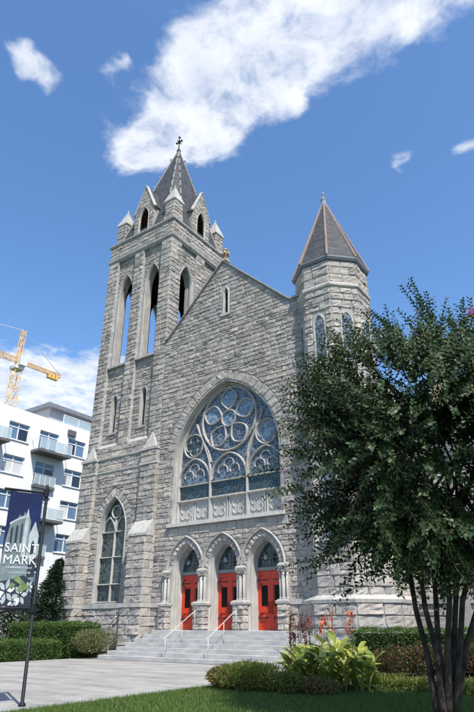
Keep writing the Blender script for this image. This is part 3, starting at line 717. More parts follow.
for xa, xb in ((.1, 1.3), (9.1, XR)): g = G(); g.fbox(FG, xa, xb, 2.62, 2.86, 0, .22); g.out('water_table', 'limestone', gable)
# finial at the apex
g = G(); fx = 5.03
g.box(fx-.28, fx+.28, -.12, .5, GA+.02, GA+.3)
g.tube([(fx, .15, GA+.25), (fx, .15, GA+.5), (fx, .15, GA+.75), (fx, .15, GA+1.25)], [.2, .13, .2, .12], 7)
for a in range(6):
    q = a*math.pi/3; g.tube([(fx+.1*math.cos(q), .15+.1*math.sin(q), GA+.6), (fx+.32*math.cos(q), .15+.32*math.sin(q), GA+.8), (fx+.3*math.cos(q), .15+.3*math.sin(q), GA+1.02)], [.1, .13, .08], 6)
    g.tube([(fx+.05*math.cos(q), .15+.05*math.sin(q), GA+1.0), (fx+.18*math.cos(q), .15+.18*math.sin(q), GA+1.2), (fx+.1*math.cos(q), .15+.1*math.sin(q), GA+1.36)], [.08, .1, .06], 6)
for i_, v_ in enumerate(g.V): g.V[i_] = (fx+(v_[0]-fx)*.8, .15+(v_[1]-.15)*.8, GA+.02+(v_[2]-GA-.02)*.82)
g.out('finial', 'terracotta', gable)
# slit in the gable
g = G(); op = [(5.03, 20.3), (5.03, 22), (5.25, 22.4), (5.47, 22), (5.47, 20.3)]; g.bar(FG, op, .17, -.2, .06); g.fbox(FG, 4.86, 5.64, 20.12, 20.3, -.1, .1); g.out('slit_surround', 'limestone', gable)
g = G(); g.prism(FG, op[::-1], -.36, -.3); g.out('slit_window', 'open_window', church)

# great tracery window
TWD = -.5
g = G(); g.bar(FG, arch_pts(GC, BW['zs'], BW['hw']-.06, BW['h']-.08, 20, BZ0), .16, TWD-.1, TWD+.14)
great = g.out('tracery_window', 'limestone', church)
t = G(); M1, M2 = 3.89, 6.55; W0, W1 = TWD-.04, TWD+.12
t.bar(FG, [(M1, BZ0), (M1, 10.2)], .12, W0, W1+.03); t.bar(FG, [(M2, BZ0), (M2, 10.2)], .12, W0, W1+.03)
t.bar(FG, [(1.4, 8.45), (9.0, 8.45)], .16, W0, W1+.02); t.bar(FG, [(1.4, BZ0+.06), (9.0, BZ0+.06)], .14, W0, W1); t.bar(FG, [(1.4, 9.38), (9.0, 9.38)], .09, W0, W1-.02)
LC = [2.62, 5.22, 7.82]; LH = [1.22, 1.28, 1.22]
for c, hw in zip(LC, LH): t.bar(FG, arch_pts(c, 9.5, hw, 1.5, 10), .12, W0, W1)
RC, RZ, RR = 5.22, 13.15, 2.02
circ = lambda x, z, r, n=36: [(x+r*math.cos(a), z+r*math.sin(a)) for a in lin(0, 2*math.pi, n)[:-1]]
t.bar(FG, circ(RC, RZ, RR), .14, W0, W1+.02, True); t.bar(FG, circ(RC, RZ, .52, 24), .10, W0, W1, True)
for x in (2.52, 7.92): t.bar(FG, circ(x, 11.82, .74, 28), .10, W0, W1, True)
def petal(k, grow=1.):
    a = math.pi/2+k*2*math.pi/5; P = []
    us = lin(0, 1, 12)
    for sg, seq in ((1, us), (-1, us[-2:0:-1])):
        for u_ in seq:
            rr = 1.24+(-.70+1.42*u_)*grow; hw = sg*.58*max(0., math.sin(math.pi*u_**1.15))**.72*grow
            P.append((RC+rr*math.cos(a)-hw*math.sin(a), RZ+rr*math.sin(a)+hw*math.cos(a)))
    P = P[::-1]
    return P
for k in range(5): t.bar(FG, petal(k), .10, W0, W1, True)
# flowing bars between rose and the mullions
for s in (-1, 1):
    t.bar(FG, [(GC+s*1.33, 10.0), (GC+s*1.45, 10.8), (GC+s*1.72, 11.5), (GC+s*2.1, 12.3), (GC+s*2.5, 13.2)], .12, W0, W1)
    t.bar(FG, [(GC+s*2.08, 13.2), (GC+s*2.0, 12.2), (GC+s*1.5, 11.3), (GC+s*1.33, 10.6)], .1, W0, W1-.02)
# cusps: trefoiled heads of the three lights, quatrefoils in small circles
for c in LC:
    for dx, z, r in ((-.42, 9.95, .34), (.42, 9.95, .34), (0, 10.32, .36)):
        t.bar(FG, [(c+dx+r*math.cos(a), z+r*math.sin(a)) for a in lin(R(-20), R(200), 9)], .055, W0, W1-.06)
for x in (2.52, 7.92):
    for a in range(4): t.bar(FG, [(x+.33*math.cos(a*math.pi/2)+.3*math.cos(q), 11.82+.33*math.sin(a*math.pi/2)+.3*math.sin(q)) for q in lin(a*math.pi/2-2, a*math.pi/2+2, 9)], .05, W0, W1-.06)
t.out('tracery', 'grey_trim', great)
def pane(poly, mat, ww=TWD):
    q = G(); q.prism(FG, poly, ww-.012, ww); q.out('pane', mat, great)
pane(arch_pts(GC, BW['zs'], BW['hw']-.04, BW['h']-.06, 18), 'stained_blue', TWD-.03)
for (a, b2) in ((1.42, M1), (M1, M2), (M2, 8.98)):
    pane([(a, 9.38), (b2, 9.38), (b2, 10.56), (a, 10.56)], 'stained_blue', TWD-.03); pane([(a, 8.5), (b2, 8.5), (b2, 9.38), (a, 9.38)], 'stained_dark', TWD-.03)
for k in range(5): pane(petal(k, .95)[::-1] if False else petal(k, .95), 'stained_pale' if k in (0, 1, 4) else 'stained_blue', TWD+.0)
pane(circ(RC, RZ, .5, 20), 'stained_pale', TWD+.0)
for x, mm in ((2.52, 'stained_dark'), (7.92, 'stained_pale')): pane(circ(x, 11.82, .72, 20), mm, TWD+.0)
# stone panels with sunk quatrefoils under the glass
edges = [1.42, M1, M2, 8.98]
for a, b2 in zip(edges, edges[1:]):
    for k in range(2):
        x0, x1 = a+(b2-a)*k/2+.07, a+(b2-a)*(k+1)/2-.07; cx, cz = (x0+x1)/2, 7.78
        q = G(); q.prism(FG, [(x0-.05, 7.15), (x1+.05, 7.15), (x1+.05, 8.42), (x0-.05, 8.42)], TWD-.06, TWD-.02)
        q.bar(FG, [(x0, 7.2), (x1, 7.2), (x1, 8.36), (x0, 8.36)], .1, TWD-.02, TWD+.05, True)
        for i in range(4):
            aa = i*math.pi/2+math.pi/4; q.bar(FG, [(cx+.25*math.cos(aa)+.2*math.cos(s), cz+.25*math.sin(aa)+.2*math.sin(s)) for s in lin(aa-2.1, aa+2.1, 8)], .06, TWD-.02, TWD+.03)
        q.out('carved_panel', 'limestone', great)

# portals ---------------------------------------------------------------
DY = -.72            # depth of the doors
for c in DC:
    p = G(); hwi = .79
    outer = arch_pts(c, DA['zs'], DA['hw'], DA['h'], 12, PLZ); innr = arch_pts(c, DA['zs'], hwi, DA['h']-.22, 12, PLZ)
    n = len(outer)
    for i in range(n-1):
        for (pa, wa, pb, wb) in ((outer, .004, None, -.30), (None, -.30, innr, DY)):
            lerp = [((o[0]+q[0])/2, (o[1]+q[1])/2) for o, q in zip(outer, innr)]
            A = pa or lerp; B = pb or lerp
            p.add([FG.P(*A[i], wa), FG.P(*A[i+1], wa), FG.P(*B[i+1], wb), FG.P(*B[i], wb)], [(3, 2, 1, 0)])
    por = p.out('portal', 'limestone', church)
    q = G(); q.bar(FG, arch_pts(c, DA['zs'], DA['hw']-.10, DA['h']-.11, 12, PLZ), .1, -.4, -.2); q.out('archivolt', 'limestone', por)
    q = G(); q.prism(FG, arch_pts(c, DA['zs'], hwi+.02, DA['h']-.2, 12, 4.42), DY-.05, DY-.02); q.out('tympanum_pane', 'stained_dark', por)
    q = G(); q.fbox(FG, c-hwi, c+hwi, 4.30, 4.46, DY-.08, DY+.10)
    q.bar(FG, [(c, 4.46), (c, 5.5)], .05, DY-.03, DY+.03)
    for dx in (-.4, .4): q.bar(FG, [(c+dx, 4.46), (c+dx, 5.25)], .035, DY-.03, DY+.02)
    q.bar(FG, [(c-.7, 4.95), (c+.7, 4.95)], .035, DY-.03, DY+.02); q.out('transom', 'lead', por)
    # a pair of red leaves
    for s in (-1, 1):
        a, b2 = (c-.775, c-.004) if s < 0 else (c+.004, c+.775)
        g = G(); g.fbox(FG, a, b2, PLZ+.012, 4.30, DY-.07, DY)
        for x0, x1, z0, z1 in ((a, a+.13, PLZ+.02, 4.29), (b2-.13, b2, PLZ+.02, 4.29), (a+.13, b2-.13, PLZ+.02, PLZ+.35), (a+.13, b2-.13, 2.3, 2.52), (a+.13, b2-.13, 3.62, 4.29)):
            g.fbox(FG, x0, x1, z0, z1, DY-.001, DY+.03)
        d = g.out('door', 'red_paint', church)
        g = G(); g.fbox(FG, a+.2, b2-.2, 2.6, 3.58, DY-.002, DY+.012); g.out('door_pane', 'door_glass', d)
        g = G(); hx = a if s < 0 else b2
        for z in (3.85, 2.05):
            g.bar(FG, [(hx, z), (hx-s*-1*0 + (.62 if s < 0 else -.62), z)], .06, DY+.028, DY+.05)
            k = 1 if s < 0 else -1
            g.bar(FG, [(hx+k*.05, z+.04), (hx+k*.16, z+.2), (hx+k*.3, z+.2)], .045, DY+.028, DY+.05); g.bar(FG, [(hx+k*.05, z-.04), (hx+k*.16, z-.2), (hx+k*.3, z-.2)], .045, DY+.028, DY+.05)
        g.out('strap_hinge', 'iron', d)
        g = G(); hh = b2-.08 if s < 0 else a+.08; g.tube([FG.P(hh, 2.25, DY+.03), FG.P(hh, 2.3, DY+.1), FG.P(hh, 2.75, DY+.1), FG.P(hh, 2.8, DY+.03)], .022, 6); g.out('handle', 'iron', d)
# piers between the doors: rough pedestal, clustered shafts, capital
for k, x in enumerate((1.3, 3.9, 6.5, 9.1)):
    hw = .36 if k in (1, 2) else .30; f0 = .42 if k in (1, 2) else .36
    g = G(); g.box(x-hw+.02, x+hw-.02, -f0+.02, .3, PLZ-1.3, 2.66); pier = g.out('pier', 'mortar', church)
    fp = Fr((x-hw, -f0, 0), (1, 0)); cs = fillv([PLZ+.02, 2.64], .26, .36, random.Random(k))
    ashlar(('obj', pier), fp, lambda v: [(0, 2*hw)], None, (.26, .36), (.3, .5), .07, 'granite_plinth', seed=400+k, courses=cs, split=0, base=-.02)
    fs = Fr((x+hw, -f0, 0), (0, 1)); ashlar(('obj', pier), fs, lambda v: [(0, f0)], None, (.26, .36), (.3, .45), .05, 'granite_plinth', seed=420+k, courses=cs, split=0, base=-.02)
    g = G(); g.rings([[(x-a, -b_, z), (x+a, -b_, z), (x+a, .2, z), (x-a, .2, z)] for a, b_, z in ((hw, f0, 2.62), (hw+.06, f0+.06, 2.68), (hw+.06, f0+.06, 2.78), (hw-.04, f0-.05, 2.86))]); g.out('pedestal_cap', 'grey_trim', pier)
    for dx, dy, r in ((-.19, -.13, .07), (.19, -.13, .07), (0, -.19, .085)):
        g = G(); g.tube([(x+dx, dy, 2.84), (x+dx, dy, 2.90), (x+dx, dy, 2.93), (x+dx, dy, 2.99), (x+dx, dy, 4.1)], [r*1.5, r*1.5, r*1.15, r, r], 10); g.out('shaft', 'grey_trim', pier, True)
    g = G(); g.box(x-.32, x+.32, -.06, .1, 2.86, 4.1); g.out('pier_back', 'limestone', pier)
    g = G(); g.rings([[(x-a, -b_, z), (x+a, -b_, z), (x+a, .1, z), (x-a, .1, z)] for a, b_, z in ((.24, .20, 4.12), (.25, .22, 4.16), (.23, .20, 4.19), (.26, .25, 4.34), (.28, .28, 4.38), (.28, .28, 4.44), (.27, .22, 4.5), (.26, .08, 4.56))])
    for j in range(14):
        bx_, bz = rnd.uniform(-.29, .29), rnd.uniform(4.16, 4.36); g.tube([(x+bx_*.85, -.2, bz-.05), (x+bx_*.9, -.29, bz), (x+bx_*.85, -.25, bz+.05)], [.025, .042, .016], 5)
    g.out('capital', 'grey_trim', pier)
    if k in (1, 2):
        fq = Fr((x-.3, -.1, 0), (1, 0)); q = G(); q.prism(fq, [(0, 4.6), (.6, 4.6), (.36, 5.35), (.24, 5.35)], -.1, .02); q.out('spandrel_block', 'granite_plinth', pier)

# nave body and roof behind the gable, aisle wing on the right
g = G()
for x in (.02, 9.98): g.add([(x, .7, 0), (x, 34, 0), (x, 34, 19.6), (x, .7, 19.6)], [(0, 1, 2, 3)])
g.add([(.02, 34, 0), (9.98, 34, 0), (9.98, 34, 19.6), (5.03, 34, 24.4), (.02, 34, 19.6)], [(0, 1, 2, 3, 4)])
g.add([(.02, .75, 0), (XR+.3, .75, 0), (XR+.3, .75, 19.5), (9.98, .75, 19.6), (5.03, .75, 24.3), (.02, .75, 19.6)], [(0, 1, 2, 3, 4, 5)])
nave = g.out('nave_wall', 'coursed_stone', church)
g = G()
for x in (-.15, 10.2): g.add([(x, .7, 19.5), (5.03, .7, 24.38), (5.03, 34.2, 24.38), (x, 34.2, 19.5)], [(0, 1, 2, 3)])
g.out('nave_roof', 'slate', church)
FWG = Fr((13.6, 3.4, 0), (1, 0))
g = G(); g.box(13.6, 27, 3.42, 20, 0, 9.6); g.box(13.6, 27.2, 3.2, 3.42, 0, 2.64); wing = g.out('aisle_wing', 'mortar', church)
ashlar('wing', FWG, lambda v: [(.6, 2.6), (3.4, 8)], [2.85, 6.9], (.34, .5), (.5, 1.1), .06, 'granite_plinth', seed=500, split=.2)
ashlar('wing', FWG, lambda v: [(2.6, 3.4)], [2.85, 6.9], (.34, .5), (.5, .9), .06, 'granite_plinth', base=.35, seed=503, split=.0)
ashlar('wing', FWG, lambda v: [(.6, 13.4)], [6.9, 9.5], (.34, .5), (.5, 1.1), .06, seed=501)
ashlar('wing', FWG, lambda v: [(8, 13.4)], [2.85, 6.9], (.34, .5), (.5, 1.1), .06, seed=505)
ashlar('wing', FWG, lambda v: [(.4, 13.6)], [.1, 2.62], (.46, .6), (.8, 1.4), .07, 'granite_plinth', base=.2, seed=502, split=.05)
g = G(); g.fbox(FWG, 2.6, 3.4, 0, 7.0, 0, .35); g.out('wing_buttress', 'mortar', wing)
g = G(); g.fbox(FWG, .2, 13.7, 2.62, 2.86, 0, .34); g.fbox(FWG, .2, 13.7, 9.5, 9.8, -.3, .2); g.out('water_table', 'limestone', wing)
g = G(); g.add([(13.4, 3.1, 9.7), (27.3, 3.1, 9.7), (27.3, 12, 16.4), (13.4, 12, 16.4)], [(0, 1, 2, 3)]); g.add([(13.4, 20.4, 9.7), (27.3, 20.4, 9.7), (27.3, 12, 16.4), (13.4, 12, 16.4)], [(3, 2, 1, 0)]); g.out('wing_roof', 'slate', church)
g = G(); g.box(15.0, 16.1, 9.5, 10.6, 13, 19.2); g.rings([[(15.55-q, 10.05-q, z), (15.55+q, 10.05-q, z), (15.55+q, 10.05+q, z), (15.55-q, 10.05+q, z)] for q, z in ((.7, 19.2), (.7, 19.45), (.5, 19.5), (.5, 20.0))]); g.out('chimney', 'terracotta', church)

# ------------------------------------------------------------------ turret
TX, TY = 12.30, 1.30; K8 = math.tan(math.pi/8)
def octo(a, z): return [(TX+p*a, TY+q*a, z) for p, q in ((-K8, -1), (K8, -1), (1, -K8), (1, K8), (K8, 1), (-K8, 1), (-1, K8), (-1, -K8))]
g = G(); g.rings([octo(2.5, 0), octo(2.5, 2.66), octo(2.22, 2.7), octo(2.22, 11.9), octo(1.98, 12.3), octo(1.98, 21.0)]); turret = g.out('turret', 'mortar', church)
def tface(i, a):
    """frame of one octagon face: 0 front, 1 front right, 2 right, 7 front left"""
    c = octo(a, 0); p, q = c[(i*1) % 8] if i != 7 else c[7], c[(i+1) % 8]
    return Fr(p, (q[0]-p[0], q[1]-p[1])), 2*K8*a
UW = dict(zs=16.95, hw=.27, h=.5); UZ = 14.55; LW = dict(zs=8.6, hw=.36, h=.7); LZ = 5.35
cu = fillv([12.4, UZ-.15, 17.75, 19.1], .34, .5, random.Random(71)); cl = fillv([2.85, LZ-.15, 9.75, 11.85], .4, .55, random.Random(72)); cp = fillv([.1, 2.6], .48, .62, random.Random(73)); ct = fillv([19.42, 20.95], .4, .52, random.Random(74))
for i in (7, 0, 1, 2):
    f, wd = tface(i, 1.98); c = wd/2
    ashlar('turret', f, lambda v: sub([(0, wd)], c-.42, c+.42) if UZ-.15 < v < 17.75 else [(0, wd)], None, (.34, .5), (.42, .85), .06, 'granite_plinth', seed=600+i, courses=cu, split=.15)
    ashlar('turret', f, lambda v: [(0, wd)], None, (.4, .5), (.5, .95), .06, 'granite_plinth', seed=610+i, courses=ct, split=.1)
    g = G(); op = arch_pts(c, UW['zs'], UW['hw']+.07, UW['h']+.08, 7, UZ); g.bar(f, op, .2, -.16, .045); g.fbox(f, c-.45, c+.45, UZ-.15, UZ, -.1, .12); g.fbox(f, c-.27, c+.27, 15.7, 15.75, -.12, -.06); g.fbox(f, c-.02, c+.02, UZ, 17.3, -.12, -.06)
    wn = g.out('turret_window', 'limestone', church)
    g = G(); g.prism(f, arch_pts(c, UW['zs'], UW['hw'], UW['h'], 7, UZ), -.02, .012); g.out('pane', 'stained_blue', wn)
    f2, wd2 = tface(i, 2.22); c2 = wd2/2
    ashlar('turret', f2, lambda v: sub([(0, wd2)], c2-.52, c2+.52) if LZ-.15 < v < 9.75 and i in (0, 1) else [(0, wd2)], None, (.4, .55), (.5, .95), .065, 'granite_plinth', seed=620+i, courses=cl, split=.12)
    if i in (0, 1):
        g = G(); op = arch_pts(c2, LW['zs'], LW['hw']+.07, LW['h']+.08, 7, LZ); g.bar(f2, op, .24, -.16, .05); g.fbox(f2, c2-.55, c2+.55, LZ-.17, LZ, -.1, .2)
        wn = g.out('turret_window', 'limestone', church); g = G(); g.prism(f2, arch_pts(c2, LW['zs'], LW['hw'], LW['h'], 7, LZ), -.02, .012); g.out('pane', 'stained_blue', wn)
    f3, wd3 = tface(i, 2.5); ashlar('turret', f3, lambda v: [(0, wd3)], None, (.48, .62), (.8, 1.3), .085, 'granite_plinth', seed=630+i, courses=cp, split=.0)
def oct_mould(name, prof, mat, par):
    g = G(); g.rings([octo(a, z) for a, z in prof], False); return g.out(name, mat, par)
oct_mould('string_course', [(1.95, 19.1), (2.1, 19.2), (2.12, 19.32), (2.05, 19.42), (1.95, 19.46)], 'pale_stone', turret)
oct_mould('weathering', [(2.2, 11.75), (2.34, 11.8), (2.36, 11.95), (2.2, 12.05), (1.95, 12.5)], 'pale_stone', turret)
oct_mould('water_table', [(2.48, 2.55), (2.6, 2.6), (2.62, 2.74), (2.5, 2.8), (2.18, 2.98)], 'limestone', turret)
oct_mould('turret_sill', [(1.95, 14.2), (2.05, 14.25), (2.05, 14.36), (1.95, 14.44)], 'limestone', turret)
g = G(); g.rings([octo(1.9, 20.96), octo(2.08, 20.98), octo(2.14, 21.1), octo(2.14, 21.2), octo(.05, 27.05)]); troof = g.out('turret_roof', 'slate', church)
g = G(); g.rings([octo(1.9, 20.93), octo(2.1, 20.95), octo(2.18, 21.1), octo(2.18, 21.18), octo(2.1, 21.22)], False); g.out('eave', 'soffit_grey', troof)
for a, b2 in zip(octo(2.17, 21.2), octo(.06, 27.0)):
    g = G(); g.tube([a, b2], [.075, .055], 5); g.out('ridge_roll', 'copper', troof)
g = G(); g.tube([(TX, TY, 26.7), (TX, TY, 27.1), (TX, TY, 27.25), (TX, TY, 27.4), (TX, TY, 27.55), (TX, TY, 27.75), (TX, TY, 27.95)], [.2, .16, .2, .08, .05, .09, .03], 8); g.out('finial', 'lead', troof)

# ------------------------------------------------------------------ link the stones: the 300 largest singly, the others in one piece for each part
holder = {'tower': tower, 'gable': gable, 'turret': turret, 'wing': wing}
order = sorted(range(len(STONES)), key=lambda i: -STONES[i][1]); single = set(order[:300])
acc = {}
for i, (key, ar, V, F, mat) in enumerate(STONES):
    par = key[1] if isinstance(key, tuple) else holder[key]
    if i in single:
        mk('stone', V, F, mat, par)
    else:
        g = acc.setdefault((par.name, mat), (par, G())); g[1].add(V, F)
byp = {}
for (pn, mat), (par, g) in acc.items(): byp.setdefault(pn, []).append((par, mat, g))
for pn, L in byp.items():
    par = L[0][0]; V = []; F = []; mi = []
    for k, (_, mat, g) in enumerate(L):
        o = len(V); V += g.V; F += [[i+o for i in f] for f in g.F]; mi += [k]*len(g.F)
    ob = mk('stonework', V, F, [m_ for _, m_, _ in L], par); ob.data.polygons.foreach_set('material_index', mi); ob['kind'] = 'stuff'

# ------------------------------------------------------------------ steps, rails, lanterns
steps = tag(empty('entrance_steps', (5, -2, .12)), 'wide flight of pale granite steps rising to the three red doors', 'steps')
NS, RI = 7, (PLZ-.125)/7
for k in range(NS):
    z1 = .125+RI*(k+1); xl, yf = -.58+.31*k, -3.05+.33*k; xr = 11.6
    st = empty('step', (xl, yf, z1-RI)); keep(st, steps)
    x = xl; j = 0
    while x < xr-.3:
        x2 = min(xr, x+rnd.uniform(1.5, 2.4))
        if xr-x2 < .8: x2 = xr
        yb = -.02 if k < NS-1 else .72
        g = G(); dz = rnd.uniform(-.003, .003); g.box(x+.003, x2-.003, yf+rnd.uniform(-.006, .006), yb, z1-RI+.001, z1+dz)
        o = g.out('stone_slab', 'step_granite'); o.parent = st; o.matrix_parent_inverse = st.matrix_world.inverted() if False else Matrix.Translation(-(Vector(st.location)))
        bv = o.modifiers.new('bevel', 'BEVEL'); bv.width = .014; bv.segments = 2
        x = x2
def handrail(x, label):
    r = tag(empty('handrail', (x, -2.9, .12)), label, 'handrail', 'handrails on the church steps')
    top, bot = (x, -.75, PLZ+.92), (x, -2.95, .32+.86)
    g = G(); g.tube([(x, -.55, PLZ+.92), top, bot, (x, -3.1, .32+.84)], .018, 8); g.out('rail', 'rail_metal', r, True)
    for y, zz in ((-.75, PLZ), (-1.75, .125+RI*4), (-2.95, .125+RI*1)):
        zt = PLZ+.92+(y+.75)/( -2.2)*(.32+.86-PLZ-.92)
        g = G(); g.tube([(x, y, zz-.02), (x, y, zt)], .015, 8); g.out('post', 'rail_metal', r, True)
handrail(3.98, 'pale metal handrail on the steps nearest the tower'); handrail(6.62, 'pale metal handrail on the steps between second and third doors')
def lantern(c, label):
    r = tag(empty('lantern', (c, .3, 4.75)), label, 'lantern', 'lanterns hanging in the portals'); y = .28
    g = G(); g.tube([(c, y, 5.55), (c, y, 5.2)], .012, 5); g.out('chain', 'iron', r)
    def hexr(a, z): return [(c+a*math.cos(q*math.pi/3), y+a*math.sin(q*math.pi/3), z) for q in range(6)]
    g = G(); g.rings([hexr(.03, 5.22), hexr(.09, 5.16), hexr(.17, 5.08), hexr(.16, 5.05)]); g.out('cap', 'iron', r)
    g = G(); g.rings([hexr(.12, 5.05), hexr(.10, 4.78)]); g.out('pane', 'stained_pale', r)
    g = G()
    for a, b2 in zip(hexr(.14, 5.05), hexr(.115, 4.78)): g.tube([a, b2], .013, 4)
    g.rings([hexr(.125, 4.8), hexr(.125, 4.76), hexr(.03, 4.7)]); g.out('frame', 'iron', r)
lantern(2.6, 'black iron lantern hanging over the red door nearest the tower'); lantern(5.2, 'black iron lantern hanging over the middle red door'); lantern(7.8, 'black iron lantern hanging over the red door nearest the turret')

# ------------------------------------------------------------------ apartment building
apt = tag(empty('apartment_building', (-32, 12, 0)), 'white rendered apartment block with balconies behind the church tower', 'building')
AX = -25.; FA = Fr((AX, -20, 0), (0, 1)); FH = 3.36
cols = [(-20+k*3.66-.0) for k in range(12)]
wins = []
for fl in range(6):
    zt = 20.25-fl*FH
    for k in range(-4, 7):
        yc = 5.7+k*3.68; wins.append((fl, k, yc, zt))
def awin_reg(v):
    iv = [(0, 44)]
    for fl, k, yc, zt in wins:
        h = 1.75 if k % 2 == 0 else 2.35
        if zt-h < v < zt: iv = sub(iv, yc+20-1.2, yc+20+1.2)
    return iv
vv = sorted(set([0, 21.7]+[zt for *_, zt in wins]+[zt-1.75 for *_, zt in wins]+[zt-2.35 for *_, zt in wins]))
vv = [v for v in vv if v >= 0]
g = G(); surf(g, FA, awin_reg, vv, 0.)
g.box(AX-18, AX-.35, -20, 24, 0, 21.6); g.add([(AX, -20, 0), (AX-18, -20, 0), (AX-18, -20, 21.7), (AX, -20, 21.7)], [(0, 3, 2, 1)]); g.add([(AX, 24, 0), (AX-18, 24, 0), (AX-18, 24, 21.7), (AX, 24, 21.7)], [(0, 1, 2, 3)])
g.add([(AX, -20, 21.7), (AX, 24, 21.7), (AX-.36, 24, 21.7), (AX-.36, -20, 21.7)], [(0, 1, 2, 3)])
wall = g.out('wall', 'white_render', apt)
for fl, k, yc, zt in wins:
    if fl > 4: continue
    h = 1.75 if k % 2 == 0 else 2.35; u = yc+20
    g = G(); z0 = zt-h
    reveal(g, FA, [(u-1.2, z0), (u+1.2, z0), (u+1.2, zt), (u-1.2, zt)], .0, -.3)
    g.bar(FA, [(u-1.16, z0+.04), (u+1.16, z0+.04), (u+1.16, zt-.04), (u-1.16, zt-.04)], .09, -.26, -.14, True)
    g.fbox(FA, u-.05, u+.05, z0, zt, -.25, -.15); g.fbox(FA, u-1.15, u+1.15, zt-.52, zt-.44, -.25, -.15)
    if k % 2 == 0: g.fbox(FA, u-1.3, u+1.3, z0-.12, z0, -.2, .1)
    wo = g.out('window' if k % 2 == 0 else 'balcony_door', 'white_frame', apt)
    for s in (-1, 1):
        a, b2 = (u-1.14, u-.05) if s < 0 else (u+.05, u+1.14); dk = rnd.random(); pm = 'open_window' if dk < .22 else 'blind' if dk < .42 else 'flat_glass'
        g = G(); g.prism(FA, [(a, z0+.05), (b2, z0+.05), (b2, zt-.48), (a, zt-.48)], -.22, -.2); g.out('pane', pm, wo)
        g = G(); g.prism(FA, [(a, zt-.48), (b2, zt-.48), (b2, zt-.06), (a, zt-.06)], -.22, -.2); g.out('pane', 'flat_glass', wo)
    if k % 2 and fl in (0, 1, 2, 3):
        dep = 1.5 if fl % 2 == 0 else .35; hw2 = 2.0 if fl % 2 == 0 else 1.3
        g = G(); g.fbox(FA, u-hw2, u+hw2, z0-.3, z0-.04, 0, dep); bo = g.out('balcony', 'slab_grey', apt)
        g = G()
        for q in lin(u-hw2+.04, u+hw2-.04, 4): g.fbox(FA, q-.02, q+.02, z0-.04, z0+1.06, dep-.06, dep-.02)
        g.fbox(FA, u-hw2, u+hw2, z0+1.04, z0+1.1, dep-.07, dep-.01)
        for s in (u-hw2, u+hw2-.05): g.fbox(FA, s, s+.05, z0+1.04, z0+1.1, .0, dep-.02)
        g.out('railing', 'white_frame', bo)
        qs = lin(u-hw2+.04, u+hw2-.04, 4)
        for a, b2 in zip(qs, qs[1:]):
            g = G(); g.fbox(FA, a+.03, b2-.03, z0+.03, z0+1.0, dep-.05, dep-.035); g.out('glass_panel', 'rail_glass', bo)
# penthouse on the roof
g = G(); g.box(-36, -27.4, 10.6, 24, 21.6, 23.9); ph = g.out('penthouse', 'grey_render', apt)
g = G(); g.box(-36.6, -26.8, 10.0, 24.6, 23.9, 24.35); g.out('roof', 'soffit_grey', ph)
g = G()
for q in lin(11, 23.5, 6): g.box(AX-.25, AX-.2, q-.03, q+.03, 21.7, 22.75)
g.box(AX-.26, AX-.19, 11, 23.5, 22.72, 22.78); rl = g.out('roof_railing', 'white_frame', apt)
for a, b2 in zip(lin(11, 23.5, 6), lin(11, 23.5, 6)[1:]):
    g = G(); g.box(AX-.24, AX-.22, a+.05, b2-.05, 21.72, 22.7); g.out('glass_panel', 'rail_glass', rl)
g = G(); g.fbox(FA, 31.6, 32.6, 20.55, 21.15, 0, .25); g.out('wall_vent', 'slab_grey', apt)

# ------------------------------------------------------------------ tower crane
crane = tag(empty('tower_crane', (-52.5, 20.8, 0)), 'yellow lattice tower crane rising behind the white apartment block', 'crane')
MX, MY = -52.5, 20.8
def lattice(g, a, b, s, n, r, up=(0, 0, 1.)):
    a, b = np.array(a, float), np.array(b, float); t = (b-a)/np.linalg.norm(b-a); x = np.cross(t, up); x /= np.linalg.norm(x); y = np.cross(x, t)
    C4 = [(-s, -s), (s, -s), (s, s), (-s, s)]; P = lambda k, i: a+(b-a)*(k/n)+x*C4[i % 4][0]+y*C4[i % 4][1]
    for i in range(4):
        g.tube([P(0, i), P(n, i)], r, 4)
        for k in range(n):
            g.tube([P(k, i), P(k+1, i+1)] if k % 2 else [P(k, i+1), P(k+1, i)], r*.65, 4); g.tube([P(k, i), P(k, i+1)], r*.65, 4)
g = G(); lattice(g, (MX, MY, 0), (MX, MY, 39.2), .6, 24, .065, (1., 0, 0)); g.out('mast', 'crane_yellow', crane)
dj = np.array((.03, .9995, 0.)); J = np.array((MX, MY, 40.6))
g = G(); lattice(g, J, J-dj*40, .34, 30, .06); g.out('jib', 'crane_yellow', crane)
g = G(); lattice(g, J, J+dj*8.3, .26, 8, .06); g.out('counter_jib', 'crane_yellow', crane)
g = G(); p = J+dj*7.0
for k in range(3):
    q = J+dj*(6.0+k*.7); g.box(q[0]-.35, q[0]+.35, q[1]-.25, q[1]+.25, q[2]-.95, q[2]-.2)
g.out('counterweight', 'crane_yellow', crane)
g = G(); lattice(g, (MX, MY, 39.4), (MX, MY, 46.2), .3, 7, .06, (1., 0, 0)); g.out('tower_head', 'crane_yellow', crane)
g = G(); g.box(MX-.8, MX+.8, MY-.8, MY+.8, 39.0, 39.5); g.box(MX+.5, MX+1.4, MY-.4, MY+.8, 39.5, 41.1); g.out('cab', 'crane_grey', crane)
g = G(); g.tube([(MX, MY, 46.2), J-dj*30+np.array((0, 0, .6))], .06, 4); g.tube([(MX, MY, 46.2), J+dj*8.0+np.array((0, 0, .4))], .06, 4); g.out('stay', 'crane_grey', crane)

